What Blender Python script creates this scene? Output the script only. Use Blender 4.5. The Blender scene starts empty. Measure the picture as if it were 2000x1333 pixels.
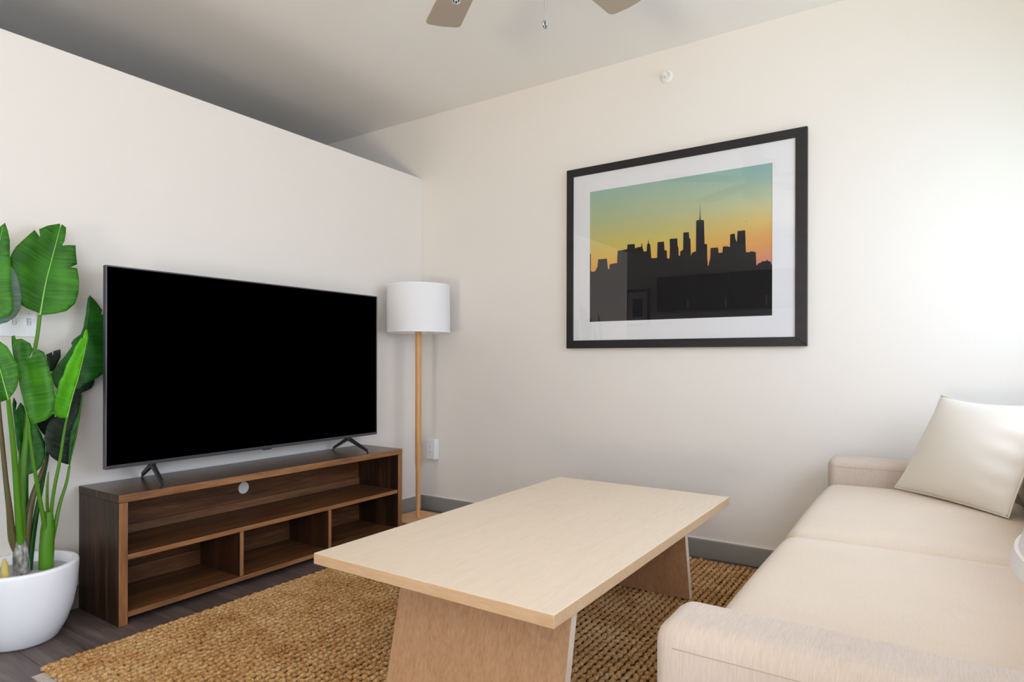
import bpy, bmesh, math, random
from mathutils import Vector, Matrix
from mathutils.geometry import delaunay_2d_cdt
random.seed(7)
sc = bpy.context.scene
COL = sc.collection

# ------------------------------------------------------------------ camera
cam_d = bpy.data.cameras.new('camera')
cam_d.sensor_width = 36.0
cam_d.lens = 1230.26 * 36.0 / 2000.0
cam_d.shift_y = (703.92 - 666.5) / 2000.0
cam_d.clip_start = 0.02
cam = bpy.data.objects.new('camera', cam_d)
COL.objects.link(cam)
cam.matrix_world = (Matrix.Translation((0, 0, 1.0)) @ Matrix.Rotation(math.radians(33.6146), 4, 'Z')
                    @ Matrix.Rotation(math.radians(90), 4, 'X') @ Matrix.Rotation(0.0021, 4, 'Z'))
sc.camera = cam

# ------------------------------------------------------------------ light
w = bpy.data.worlds.new('world'); sc.world = w; w.use_nodes = True
w.node_tree.nodes['Background'].inputs[0].default_value = (0.65, 0.88, 1.0, 1)
w.node_tree.nodes['Background'].inputs[1].default_value = 4.65
sc.view_settings.view_transform = 'Standard'
sc.view_settings.look = 'None'
sc.view_settings.gamma = 1.0
sc.view_settings.use_curve_mapping = False
sc.view_settings.exposure = 0.0
sc.cycles.use_denoising = True
sc.cycles.max_bounces = 10
sc.cycles.diffuse_bounces = 6
sc.cycles.caustics_reflective = False
sc.cycles.caustics_refractive = False

def area_light(name, loc, rot, sx, sy, power, color, spread=180):
    l = bpy.data.lights.new(name, 'AREA'); l.shape = 'RECTANGLE'
    l.size = sx; l.size_y = sy; l.energy = power; l.color = color; l.spread = math.radians(spread)
    o = bpy.data.objects.new(name, l); COL.objects.link(o)
    o.location = loc; o.rotation_euler = rot
    return o
XR = 0.66                                   # right wall plane
# daylight through the two windows of the right wall: horizon light at the panes and a patch of sky outside
# blue skylight slanting down through the window behind the sofa
# blue skylight slanting down through the window behind the sofa
# blue skylight slanting down through the window behind the sofa
# blue skylight slanting down through the window behind the sofa
# blue skylight slanting down through the window behind the sofa
# blue skylight slanting down through the window behind the sofa
# blue skylight slanting down through the window behind the sofa
# blue skylight slanting down through the window behind the sofa
area_light('daylight_near_sofa', (XR + 0.10, 1.95, 1.34), (0, math.radians(60), 0), 0.86, 1.30, 12.2, (0.74, 0.72, 1.0))
area_light('daylight_behind_camera', (XR + 0.06, -1.25, 1.35), (0, math.radians(80), 0), 1.4, 1.8, 29, (1.0, 0.75, 0.84))
def aim(loc, to): return (Vector(to) - Vector(loc)).to_track_quat('-Z', 'Y').to_euler()
# added fill lamp outside the rear opening, aimed up to brighten the ceiling
GA = (-0.5, -4.3, -0.3)
area_light('ceiling_fill', GA, aim(GA, (-1.0, -0.4, 3.2)), 2.2, 1.6, 480, (1.0, 0.83, 0.60), 120)
# sky portals in the three openings guide the world light
for nm, lc, rt, sx_, sy_ in (('portal_window', (XR + 0.135, 2.10, 1.49), (0, math.radians(90), 0), 1.14, 1.70), ('portal_side_window', (XR + 0.135, -1.30, 1.325), (0, math.radians(90), 0), 2.05, 2.3), ('portal_added_door', (-0.5, -2.835, 1.13), (math.radians(90), 0, 0), 0.70, 2.14)):
    area_light(nm, lc, rt, sx_, sy_, 1, (1, 1, 1)).data.cycles.is_portal = True

# ------------------------------------------------------------------ materials
def mat(name, col, rough=0.5, metal=0.0, spec=0.5):
    m = bpy.data.materials.new(name); m.use_nodes = True
    b = m.node_tree.nodes['Principled BSDF']
    b.inputs['Base Color'].default_value = (*col, 1); b.inputs['Roughness'].default_value = rough
    b.inputs['Metallic'].default_value = metal; b.inputs['Specular IOR Level'].default_value = spec
    return m
def srgb(r, g, b):
    f = lambda c: (c / 255) / 12.92 if c / 255 <= 0.04045 else ((c / 255 + 0.055) / 1.055) ** 2.4
    return (f(r), f(g), f(b))
class NT:
    def __init__(s, m): s.t = m.node_tree; s.b = s.t.nodes['Principled BSDF']
    def n(s, typ, **kw):
        nd = s.t.nodes.new(typ)
        for k, v in kw.items():
            if k.startswith('i_'): nd.inputs[k[2:].replace('_', ' ')].default_value = v
            else: setattr(nd, k, v)
        return nd
    def l(s, a, b): s.t.links.new(a, b)
    def coords(s, kind='Object', scale=(1, 1, 1), rot=(0, 0, 0), off=None):
        tc = s.n('ShaderNodeTexCoord'); mp = s.n('ShaderNodeMapping')
        mp.inputs['Scale'].default_value = scale; mp.inputs['Rotation'].default_value = rot
        s.l(tc.outputs[kind], mp.inputs['Vector'])
        return mp.outputs[0]
    def ramp(s, fac, stops):
        r = s.n('ShaderNodeValToRGB')
        e = r.color_ramp.elements
        while len(e) < len(stops): e.new(0.5)
        for i, (p, c) in enumerate(stops): e[i].position = p; e[i].color = (*c, 1)
        s.l(fac, r.inputs[0]); return r.outputs[0]
    def bump(s, h, strength=0.2, dist=0.01):
        b = s.n('ShaderNodeBump'); b.inputs['Strength'].default_value = strength; b.inputs['Distance'].default_value = dist
        s.l(h, b.inputs['Height']); s.l(b.outputs[0], s.b.inputs['Normal'])
def paint(name, col, scale=140, strength=0.12, rough=0.75):
    m = mat(name, col, rough, spec=0.3); k = NT(m)
    v = k.coords('Object'); t = k.n('ShaderNodeTexNoise'); t.inputs['Scale'].default_value = scale; t.inputs['Detail'].default_value = 2
    k.l(v, t.inputs['Vector']); k.bump(t.outputs[0], strength, 0.002)
    return m
def wood(name, stops, axis=1, scale=9, stretch=14, rough=0.45, fine=0.35, bump=0.08, spec=0.4, kind='Object'):
    m = mat(name, stops[0][1], rough, spec=spec); k = NT(m)
    s = [scale * stretch / 4] * 3; s[axis] = scale / 4
    v = k.coords(kind, tuple(s))
    oi = k.n('ShaderNodeObjectInfo'); add = k.n('ShaderNodeVectorMath', operation='ADD'); mul = k.n('ShaderNodeVectorMath', operation='SCALE')
    cmb = k.n('ShaderNodeCombineXYZ')
    for i in range(3): k.l(oi.outputs['Random'], cmb.inputs[i])
    k.l(cmb.outputs[0], mul.inputs[0]); mul.inputs['Scale'].default_value = 37
    k.l(v, add.inputs[0]); k.l(mul.outputs[0], add.inputs[1])
    a = k.n('ShaderNodeTexNoise', i_Scale=1.0, i_Detail=6.0, i_Roughness=0.6, i_Distortion=0.6); k.l(add.outputs[0], a.inputs['Vector'])
    b = k.n('ShaderNodeTexNoise', i_Scale=5.0, i_Detail=3.0, i_Roughness=0.6); k.l(add.outputs[0], b.inputs['Vector'])
    mx = k.n('ShaderNodeMix', data_type='FLOAT'); mx.inputs[0].default_value = fine
    k.l(a.outputs[0], mx.inputs[2]); k.l(b.outputs[0], mx.inputs[3])
    k.l(k.ramp(mx.outputs[0], stops), k.b.inputs['Base Color'])
    k.bump(mx.outputs[0], bump, 0.002)
    return m
def fabric(name, c1, c2, dens=520, rib=None):
    m = mat(name, c1, 0.9, spec=0.15); k = NT(m)
    m.node_tree.nodes['Principled BSDF'].inputs['Sheen Weight'].default_value = 0.15
    s = rib if rib else (dens, dens, dens)
    v = k.coords('Object', s)
    a = k.n('ShaderNodeTexNoise', i_Scale=1.0, i_Detail=3.0, i_Roughness=0.6); k.l(v, a.inputs['Vector'])
    v2 = k.coords('Object', (3, 3, 3)); b = k.n('ShaderNodeTexNoise', i_Scale=1.0, i_Detail=3.0); k.l(v2, b.inputs['Vector'])
    mx = k.n('ShaderNodeMix', data_type='FLOAT'); mx.inputs[0].default_value = 0.3
    k.l(a.outputs[0], mx.inputs[2]); k.l(b.outputs[0], mx.inputs[3])
    k.l(k.ramp(mx.outputs[0], [(0.3, c2), (0.62, c1)]), k.b.inputs['Base Color'])
    k.bump(a.outputs[0], 0.35, 0.001)
    return m
M = {}
M['wall'] = paint('wall_paint', (0.80, 0.758, 0.712))
M['ceiling'] = paint('ceiling_paint', (0.87, 0.845, 0.805), 90, 0.15)
M['base'] = paint('baseboard_paint', srgb(150, 146, 140), 60, 0.05, 0.45)
M['white'] = mat('white_plastic', (0.82, 0.83, 0.84), 0.35)
M['slot'] = mat('dark_slot', (0.12, 0.10, 0.09), 0.6)
DK = [(0.25, srgb(38, 24, 15)), (0.5, srgb(66, 41, 26)), (0.75, srgb(96, 60, 36))]
M['walnut_side'] = wood('walnut_side', [(0.32, srgb(20, 11, 6)), (0.5, srgb(42, 25, 14)), (0.68, srgb(88, 56, 32))], 2, 7, 14, 0.42)
M['walnut_in'] = wood('walnut_inside', [(0.30, srgb(52, 30, 15)), (0.5, srgb(92, 57, 31)), (0.70, srgb(132, 88, 51))], 1, 6, 12, 0.5)
M['walnut_div'] = wood('walnut_divider', [(0.3, srgb(34, 19, 10)), (0.5, srgb(54, 31, 17)), (0.72, srgb(80, 49, 27))], 2, 6, 8, 0.45)
M['walnut_top'] = wood('walnut_top', [(0.28, srgb(54, 37, 28)), (0.5, srgb(78, 57, 45)), (0.75, srgb(102, 78, 62))], 1, 6, 14, 0.26, spec=0.5)
M['walnut_edge'] = wood('walnut_edge', [(0.25, srgb(92, 58, 34)), (0.48, srgb(138, 93, 58)), (0.75, srgb(172, 124, 82))], 1, 10, 8, 0.5)
M['walnut_edge_v'] = wood('walnut_edge_upright', [(0.25, srgb(92, 58, 34)), (0.48, srgb(138, 93, 58)), (0.75, srgb(172, 124, 82))], 2, 10, 8, 0.5)
M['walnut_rail'] = wood('walnut_rail', [(0.28, srgb(84, 54, 34)), (0.5, srgb(118, 80, 52)), (0.75, srgb(144, 102, 68))], 1, 6, 12, 0.5)
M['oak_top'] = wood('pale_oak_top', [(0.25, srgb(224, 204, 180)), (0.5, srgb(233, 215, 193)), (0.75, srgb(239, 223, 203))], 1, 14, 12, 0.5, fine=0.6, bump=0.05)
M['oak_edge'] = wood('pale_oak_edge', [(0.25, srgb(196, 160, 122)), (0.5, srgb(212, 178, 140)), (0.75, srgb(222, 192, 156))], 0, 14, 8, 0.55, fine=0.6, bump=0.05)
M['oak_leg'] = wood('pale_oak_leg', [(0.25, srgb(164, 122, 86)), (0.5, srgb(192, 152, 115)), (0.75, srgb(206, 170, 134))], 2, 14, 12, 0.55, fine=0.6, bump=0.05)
M['lampwood'] = wood('honey_wood', [(0.25, srgb(196, 140, 84)), (0.5, srgb(216, 164, 106)), (0.75, srgb(228, 182, 128))], 2, 8, 10, 0.45)
M['lampbase'] = wood('honey_wood_base', [(0.25, srgb(196, 146, 100)), (0.5, srgb(216, 168, 122)), (0.75, srgb(226, 184, 142))], 0, 8, 10, 0.5)
M['sofa'] = fabric('cream_fabric', srgb(226, 211, 193), srgb(208, 190, 170))
M['sofa_arm'] = fabric('cream_ribbed_fabric', srgb(211, 197, 185), srgb(196, 181, 168), rib=(430, 40, 40))
M['pillow'] = fabric('ivory_cotton', srgb(243, 238, 229), srgb(235, 228, 217), 900)
M['seam'] = mat('seam_thread', srgb(192, 175, 158), 0.9)
M['tv_frame'] = mat('charcoal_bezel', (0.022, 0.022, 0.026), 0.35)
M['tv_edge'] = mat('grey_bezel_side', (0.075, 0.072, 0.085), 0.3, 0.4)
M['screen'] = mat('black_screen', (0.0, 0.0, 0.0), 0.6, spec=0.0)
M['black_metal'] = mat('black_metal', (0.018, 0.02, 0.022), 0.4)
M['frame'] = wood('black_wood_frame', [(0.3, (0.009, 0.008, 0.009)), (0.7, (0.02, 0.018, 0.019))], 0, 10, 8, 0.45)
M['mat_board'] = mat('white_mat_board', (0.80, 0.80, 0.83), 0.9, spec=0.1)
M['ink'] = mat('dark_ink', (0.014, 0.013, 0.0135), 0.8, spec=0.1)
M['shade'] = mat('white_linen', (0.83, 0.83, 0.85), 0.9, spec=0.1)
k = NT(M['shade']); v = k.coords('Object', (700, 700, 90)); t = k.n('ShaderNodeTexNoise', i_Scale=1.0, i_Detail=2.0); k.l(v, t.inputs['Vector']); k.bump(t.outputs[0], 0.25, 0.001)
M['trim'] = mat('white_bias_trim', (0.86, 0.86, 0.88), 0.8, spec=0.1)
M['pot'] = mat('white_matte_ceramic', (0.90, 0.915, 0.97), 0.35)
k = NT(M['pot']); v = k.coords('Object'); t = k.n('ShaderNodeTexNoise', i_Scale=30.0, i_Detail=3.0); k.l(v, t.inputs['Vector']); k.bump(t.outputs[0], 0.06, 0.002)
M['foam'] = mat('grey_planting_foam', srgb(176, 176, 180), 0.95)
k = NT(M['foam']); v = k.coords('Object'); t = k.n('ShaderNodeTexNoise', i_Scale=120.0, i_Detail=4.0); k.l(v, t.inputs['Vector']); k.bump(t.outputs[0], 0.6, 0.004)
M['chrome'] = mat('chrome', (0.55, 0.56, 0.58), 0.12, 1.0)
M['nickel'] = mat('brushed_nickel', (0.52, 0.50, 0.47), 0.3, 1.0)
M['blade'] = mat('taupe_blade', srgb(172, 158, 140), 0.55)
M['glass_white'] = mat('frosted_glass_bowl', (0.85, 0.84, 0.8), 0.3)
M['steel_white'] = mat('white_enamel', (0.80, 0.79, 0.76), 0.4)
M['cab'] = mat('espresso_cabinet', (0.018, 0.014, 0.013), 0.35)
M['pad'] = mat('grey_rug_pad', srgb(196, 186, 180), 0.95)
k = NT(M['pad']); v = k.coords('Object'); t = k.n('ShaderNodeTexVoronoi', i_Scale=160.0); k.l(v, t.inputs['Vector']); k.bump(t.outputs[0], 0.8, 0.004)
M['backing'] = mat('jute_backing', srgb(66, 42, 22), 0.95)
# jute
m = mat('jute', srgb(190, 140, 86), 0.85, spec=0.15); k = NT(m); M['jute'] = m
g = k.n('ShaderNodeNewGeometry')
def jn(sc_): 
    a = k.n('ShaderNodeTexNoise', i_Scale=sc_, i_Detail=3.0, i_Roughness=0.65); k.l(g.outputs['Position'], a.inputs['Vector']); return a.outputs[0]
n1, n2 = jn(7.0), jn(95.0)
mx = k.n('ShaderNodeMix', data_type='FLOAT'); mx.inputs[0].default_value = 0.68
k.l(n1, mx.inputs[2]); k.l(n2, mx.inputs[3])
k.l(k.ramp(mx.outputs[0], [(0.30, srgb(132, 84, 44)), (0.44, srgb(196, 144, 88)), (0.56, srgb(226, 182, 126)), (0.70, srgb(244, 218, 172))]), k.b.inputs['Base Color'])
fb = k.n('ShaderNodeTexNoise', i_Scale=650.0, i_Detail=2.0); k.l(g.outputs['Position'], fb.inputs['Vector']); k.bump(fb.outputs[0], 0.9, 0.004)
# vinyl planks
m = wood('grey_brown_vinyl', [(0.25, srgb(54, 44, 42)), (0.5, srgb(90, 77, 74)), (0.75, srgb(132, 118, 113))], 0, 5, 14, 0.34, fine=0.4, bump=0.06); M['plank'] = m
M['subfloor'] = mat('dark_joint', srgb(40, 33, 31), 0.8)
# printed sky: flat print, colours run from teal down to orange, pinker to the right
m = mat('sunset_print', (0.5, 0.5, 0.4), 0.8, spec=0.1); k = NT(m); M['sky_print'] = m
tc = k.n('ShaderNodeTexCoord'); sx = k.n('ShaderNodeSeparateXYZ'); k.l(tc.outputs['Generated'], sx.inputs[0])
left = k.ramp(sx.outputs['Z'], [(0.36, srgb(226, 150, 70)), (0.47, srgb(224, 176, 78)), (0.58, srgb(204, 190, 104)), (0.75, srgb(178, 186, 140)), (1.0, srgb(148, 182, 168))])
right = k.ramp(sx.outputs['Z'], [(0.36, srgb(206, 134, 112)), (0.50, srgb(220, 158, 96)), (0.62, srgb(212, 180, 102)), (0.78, srgb(176, 190, 156)), (1.0, srgb(134, 178, 184))])
mc = k.n('ShaderNodeMix', data_type='RGBA')
mr = k.n('ShaderNodeMapRange', i_From_Min=0.45, i_From_Max=1.0); k.l(sx.outputs['X'], mr.inputs['Value']); k.l(mr.outputs[0], mc.inputs[0])
k.l(left, mc.inputs[6]); k.l(right, mc.inputs[7]); k.l(mc.outputs[2], k.b.inputs['Base Color'])
# picture / window glass: clear with fresnel reflection
def pane_glass(name, ior, tint=(1, 1, 1)):
    m = bpy.data.materials.new(name); m.use_nodes = True; t = m.node_tree; t.nodes.remove(t.nodes['Principled BSDF'])
    out = [n for n in t.nodes if n.type == 'OUTPUT_MATERIAL'][0]
    f = t.nodes.new('ShaderNodeMath'); f.operation = 'MULTIPLY'
    fr = t.nodes.new('ShaderNodeFresnel'); fr.inputs[0].default_value = ior
    ge = t.nodes.new('ShaderNodeNewGeometry'); iv = t.nodes.new('ShaderNodeMath'); iv.operation = 'SUBTRACT'; iv.inputs[0].default_value = 1.0
    t.links.new(ge.outputs['Backfacing'], iv.inputs[1]); t.links.new(fr.outputs[0], f.inputs[0]); t.links.new(iv.outputs[0], f.inputs[1])
    a = t.nodes.new('ShaderNodeBsdfTransparent'); a.inputs[0].default_value = (*tint, 1)
    b = t.nodes.new('ShaderNodeBsdfGlossy'); b.inputs['Roughness'].default_value = 0.0
    x = t.nodes.new('ShaderNodeMixShader')
    t.links.new(f.outputs[0], x.inputs[0]); t.links.new(a.outputs[0], x.inputs[1]); t.links.new(b.outputs[0], x.inputs[2]); t.links.new(x.outputs[0], out.inputs[0])
    return m
M['glass'] = pane_glass('picture_glass', 1.72)
M['window_glass'] = pane_glass('window_glass', 1.45)
# leaves: cross veins follow the leaf's own UV (u along the midrib, v outwards)
def leaf_mat(name, c_dark, c_light, rough=0.4, streak=0.5, spec=0.35, trans=0.12):
    m = mat(name, c_light, rough, spec=spec); k = NT(m)
    uv = k.n('ShaderNodeTexCoord'); mp = k.n('ShaderNodeMapping'); k.l(uv.outputs['UV'], mp.inputs['Vector'])
    mp.inputs['Scale'].default_value = (300, 7, 1)
    a = k.n('ShaderNodeTexNoise', i_Scale=1.0, i_Detail=3.0, i_Roughness=0.6); k.l(mp.outputs[0], a.inputs['Vector'])
    b = k.n('ShaderNodeTexNoise', i_Scale=9.0, i_Detail=2.0); k.l(uv.outputs['UV'], b.inputs['Vector'])
    mx = k.n('ShaderNodeMix', data_type='FLOAT'); mx.inputs[0].default_value = 0.45
    k.l(a.outputs[0], mx.inputs[2]); k.l(b.outputs[0], mx.inputs[3])
    k.l(k.ramp(mx.outputs[0], [(0.38, c_dark), (0.60, c_light)]), k.b.inputs['Base Color'])
    k.bump(a.outputs[0], streak, 0.004)
    return m
M['mid'] = leaf_mat('green_leaf', srgb(20, 78, 4), srgb(60, 132, 12))
M['bright'] = leaf_mat('young_leaf', srgb(70, 160, 8), srgb(98, 190, 18))
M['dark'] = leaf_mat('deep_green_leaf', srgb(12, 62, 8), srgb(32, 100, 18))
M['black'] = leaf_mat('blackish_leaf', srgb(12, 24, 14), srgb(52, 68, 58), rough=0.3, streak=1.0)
M['under'] = leaf_mat('leaf_underside', srgb(74, 102, 84), srgb(112, 138, 120), 0.5)
M['midrib'] = mat('pale_midrib', srgb(150, 206, 96), 0.45)
M['stem'] = leaf_mat('green_stalk', srgb(56, 104, 12), srgb(90, 146, 34), streak=0.1)
M['olive'] = leaf_mat('brown_olive_stalk', srgb(74, 66, 38), srgb(104, 94, 56), streak=0.1)
m = mat('mottled_grey_bark', srgb(150, 148, 142), 0.8); k = NT(m); M['bark'] = m
v = k.coords('Object', (1, 1, .35)); a = k.n('ShaderNodeTexNoise', i_Scale=75.0, i_Detail=5.0); k.l(v, a.inputs['Vector'])
k.l(k.ramp(a.outputs[0], [(0.36, srgb(84, 82, 78)), (0.52, srgb(136, 134, 129)), (0.66, srgb(186, 184, 178))]), k.b.inputs['Base Color'])
m = mat('yellow_bud', srgb(196, 178, 96), 0.7); M['bud'] = m

# ------------------------------------------------------------------ helpers
def link(name, me, m, parent=None):
    o = bpy.data.objects.new(name, me); COL.objects.link(o)
    if m is not None and not me.materials:
        for x in (m if isinstance(m, (list, tuple)) else [m]): me.materials.append(x)
    if parent: o.parent = parent
    return o
def from_bm(name, bm, m, parent=None, smooth=False):
    me = bpy.data.meshes.new(name); bm.normal_update(); bm.to_mesh(me); bm.free()
    if smooth:
        for p in me.polygons: p.use_smooth = True
    return link(name, me, m, parent)
def thing(name, label, cat, loc=(0, 0, 0), group=None):
    o = bpy.data.objects.new(name, None); COL.objects.link(o); o.location = loc; o.empty_display_size = 0.1
    o['label'] = label; o['category'] = cat
    if group: o['group'] = group
    o['_loc'] = 0
    del o['_loc']
    return o
def tag(o, label, cat, group=None):
    o['label'] = label; o['category'] = cat
    if group: o['group'] = group
    return o
def struct(o): o['kind'] = 'structure'; return o
def L(parent, p):                      # world point -> local of an unrotated parent
    v = Vector(p)
    while parent: v = v - parent.location; parent = parent.parent
    return v
def box_bm(lo, hi, bevel=0.0, seg=2, bm=None):
    nb = bmesh.new()
    r = bmesh.ops.create_cube(nb, size=1.0)
    lo, hi = Vector(lo), Vector(hi)
    for v in nb.verts:
        v.co = Vector([(lo[i] + hi[i]) / 2 + v.co[i] * (hi[i] - lo[i]) for i in range(3)])
    if bevel > 0:
        bmesh.ops.bevel(nb, geom=list(nb.edges), offset=bevel, segments=seg, profile=0.5, affect='EDGES', clamp_overlap=True)
    if bm is None: return nb
    me = bpy.data.meshes.new('t'); nb.to_mesh(me); nb.free(); bm.from_mesh(me); bpy.data.meshes.remove(me)
    return bm
def box(name, lo, hi, m, parent=None, bevel=0.0, seg=2, front=None):
    """box given in world coordinates; FRONT=(axis, sign) gives that face the second material"""
    bm = box_bm(L(parent, lo), L(parent, hi), bevel, seg)
    if front:
        for f in bm.faces:
            f.normal_update()
            if f.normal[front[0]] * front[1] > 0.9: f.material_index = 1
            elif len(m) > 2 and abs(f.normal.y) > 0.9: f.material_index = 2
    return from_bm(name, bm, m, parent, smooth=False)
def smooth_angle(o, ang=40):
    me = o.data
    for p in me.polygons: p.use_smooth = True
    if hasattr(me, 'set_sharp_from_angle'): me.set_sharp_from_angle(angle=math.radians(ang))
    return o
def tube_bm(pts, radii, n=8, bm=None, cap=True):
    bm = bm or bmesh.new(); pts = [Vector(p) for p in pts]; rings = []
    if not hasattr(radii, '__len__'): radii = [radii] * len(pts)
    prev = None
    for i, p in enumerate(pts):
        t = (pts[min(i + 1, len(pts) - 1)] - pts[max(i - 1, 0)]).normalized()
        if prev is None:
            a = Vector((1, 0, 0)) if abs(t.x) < 0.8 else Vector((0, 1, 0))
            u = t.cross(a).normalized()
        else:
            u = (prev - t * prev.dot(t)).normalized()
        prev = u; vv = t.cross(u)
        rings.append([bm.verts.new(p + (u * math.cos(2 * math.pi * j / n) + vv * math.sin(2 * math.pi * j / n)) * radii[i]) for j in range(n)])
    for a, b in zip(rings, rings[1:]):
        for j in range(n): bm.faces.new((a[j], a[(j + 1) % n], b[(j + 1) % n], b[j]))
    if cap:
        bm.faces.new(list(reversed(rings[0]))); bm.faces.new(rings[-1])
    return bm
def spline(pts, per=6):
    pts = [Vector(p) for p in pts]; out = []
    for i in range(len(pts) - 1):
        p0, p1, p2, p3 = pts[max(i - 1, 0)], pts[i], pts[i + 1], pts[min(i + 2, len(pts) - 1)]
        for j in range(per):
            t = j / per
            out.append(0.5 * ((2 * p1) + (p2 - p0) * t + (2 * p0 - 5 * p1 + 4 * p2 - p3) * t * t + (3 * p1 - p0 - 3 * p2 + p3) * t ** 3))
    out.append(pts[-1]); return out
def interp(vals, per=6):
    out = []
    for a, b in zip(vals, vals[1:]): out += [a + (b - a) * j / per for j in range(per)]
    return out + [vals[-1]]
def lathe_bm(profile, n=48, c=(0, 0), bm=None, closed=False):
    """profile: list of (radius, z); closed=True joins the last ring to the first"""
    bm = bm or bmesh.new(); rings = []
    for r, z in profile:
        if r < 1e-6: rings.append([bm.verts.new((c[0], c[1], z))])
        else: rings.append([bm.verts.new((c[0] + r * math.cos(2 * math.pi * j / n), c[1] + r * math.sin(2 * math.pi * j / n), z)) for j in range(n)])
    prs = list(zip(rings, rings[1:])) + ([(rings[-1], rings[0])] if closed else [])
    for a, b in prs:
        for j in range(n):
            k2 = (j + 1) % n
            if len(a) == 1 and len(b) > 1: bm.faces.new((a[0], b[k2], b[j]))
            elif len(b) == 1 and len(a) > 1: bm.faces.new((a[j], a[k2], b[0]))
            elif len(a) > 1: bm.faces.new((a[j], a[k2], b[k2], b[j]))
    bmesh.ops.recalc_face_normals(bm, faces=list(bm.faces))
    return bm
def prism_bm(poly, axis, lo, hi, bm=None):
    """extrude a polygon (pairs of the two other axes in xyz order) along AXIS between lo and hi"""
    bm = bm or bmesh.new()
    def P(a, b, c):
        q = [a, b]; q.insert(axis, c); return q
    A = [bm.verts.new(P(a, b, lo)) for a, b in poly]; B = [bm.verts.new(P(a, b, hi)) for a, b in poly]
    n = len(poly)
    bm.faces.new(A); bm.faces.new(list(reversed(B)))
    for i in range(n): bm.faces.new((A[i], B[i], B[(i + 1) % n], A[(i + 1) % n]))
    bmesh.ops.recalc_face_normals(bm, faces=list(bm.faces))
    return bm
def copy_tree(o, parent=None):
    c = o.copy(); COL.objects.link(c)
    if parent: c.parent = parent
    for ch in list(o.children): copy_tree(ch, c)
    return c
def cushion(name, lo, hi, m, parent, r=0.055, crown=0.02, n=22, bulge=0.012):
    """upholstered block: rounded box whose faces belly out a little"""
    lo, hi = L(parent, lo), L(parent, hi)
    bm = bmesh.new(); bmesh.ops.create_cube(bm, size=2.0)
    bmesh.ops.subdivide_edges(bm, edges=list(bm.edges), cuts=n, use_grid_fill=True)
    c = (lo + hi) / 2; h = (hi - lo) / 2
    for v in bm.verts:
        u = v.co.copy()
        # denser rows near the borders
        u = Vector([math.sin(x * math.pi / 2) if abs(x) < 1 else x for x in u])
        p = Vector([u[i] * h[i] for i in range(3)])
        inner = Vector([max(-(h[i] - r), min(h[i] - r, p[i])) for i in range(3)])
        d = p - inner
        if d.length > 1e-9: p = inner + d.normalized() * min(r, d.length if sum(1 for x in d if abs(x) > 1e-6) == 1 else r)
        ex = [1 - min(1, abs(p[i] / h[i])) ** 2 for i in range(3)]
        if abs(u.z) > 0.99 or p.z > h.z - r: p.z += math.copysign(crown, p.z) * ex[0] ** 0.8 * ex[1] ** 0.6 * (1 if p.z > 0 else 0.3)
        p.x += math.copysign(bulge, p.x) * ex[1] * ex[2] * (abs(p.x) / h.x) ** 4
        p.y += math.copysign(bulge * 0.3, p.y) * ex[0] * ex[2] * (abs(p.y) / h.y) ** 4
        v.co = c + p
    return from_bm(name, bm, m, parent, smooth=True)

# ------------------------------------------------------------------ setting
XL, YB, ZC = -2.8633, 3.2055, 2.6356
XFAR, YREAR = -5.5, -2.7
ZP = 2.2241
def sstruct(name, lo, hi, m): return struct(box(name, lo, hi, m))
flo = sstruct('floor', (XFAR, YREAR, -0.10), (XR, YB, -0.006), M['subfloor'])
row = 0; y = YREAR
plank_me = None
PW, PL = 0.178, 1.22
while y < YB - 0.01:
    x = XFAR - random.random() * PL
    y1 = min(y + PW, YB)
    while x < XR:
        a, b = max(x, XFAR), min(x + PL, XR)
        if b - a > 0.02:
            bm = box_bm((a + 0.0006, y + 0.0006, -0.006), (b - 0.0006, y1 - 0.0006, 0.0), 0.0012, 1)
            from_bm('plank', bm, M['plank'], flo)
        x += PL
    y += PW
sstruct('ceiling', (XFAR, YREAR, ZC), (XR, YB, ZC + 0.1), M['ceiling'])
sstruct('wall_back', (XFAR - 0.1, YB, -0.1), (XR + 0.15, YB + 0.12, ZC + 0.1), M['wall'])
sstruct('wall_far_left', (XFAR - 0.12, YREAR, -0.1), (XFAR, YB, ZC + 0.1), M['wall'])
o = box('wall_left', (XL - 0.12, -0.3, -0.006), (XL, YB, ZP), M['wall'], bevel=0.004, seg=2); struct(o)
# right wall with the window behind the sofa, rear wall with an added opening for the fill light
def pierced(name, axis, at_, lo, hi, holes):
    """wall in the plane AXIS = AT_ (thickness outwards) from LO to HI along the other horizontal axis, with openings (a, b, z0, z1)"""
    bm = bmesh.new()
    def B(u0, u1, z0, z1):
        if axis == 0: box_bm((at_, u0, z0), (at_ + 0.14, u1, z1), bm=bm)
        else: box_bm((u0, at_ - 0.14, z0), (u1, at_, z1), bm=bm)
    for a, b, c, e in holes:
        B(lo, a, -0.1, ZC + 0.1); B(a, b, -0.1, c); B(a, b, e, ZC + 0.1); lo = b
    B(lo, hi, -0.1, ZC + 0.1)
    return struct(from_bm(name, bm, M['wall']))
W1 = (1.25, 2.95, 0.92, 2.06); W2 = (-0.85, -0.15, 0.06, 2.20); W3 = (-2.45, -0.15, 0.30, 2.35)
pierced('wall_right', 0, XR, YREAR, YB, [W3, W1])
pierced('wall_rear', 1, YREAR, XFAR - 0.1, XR + 0.14, [W2])
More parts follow.
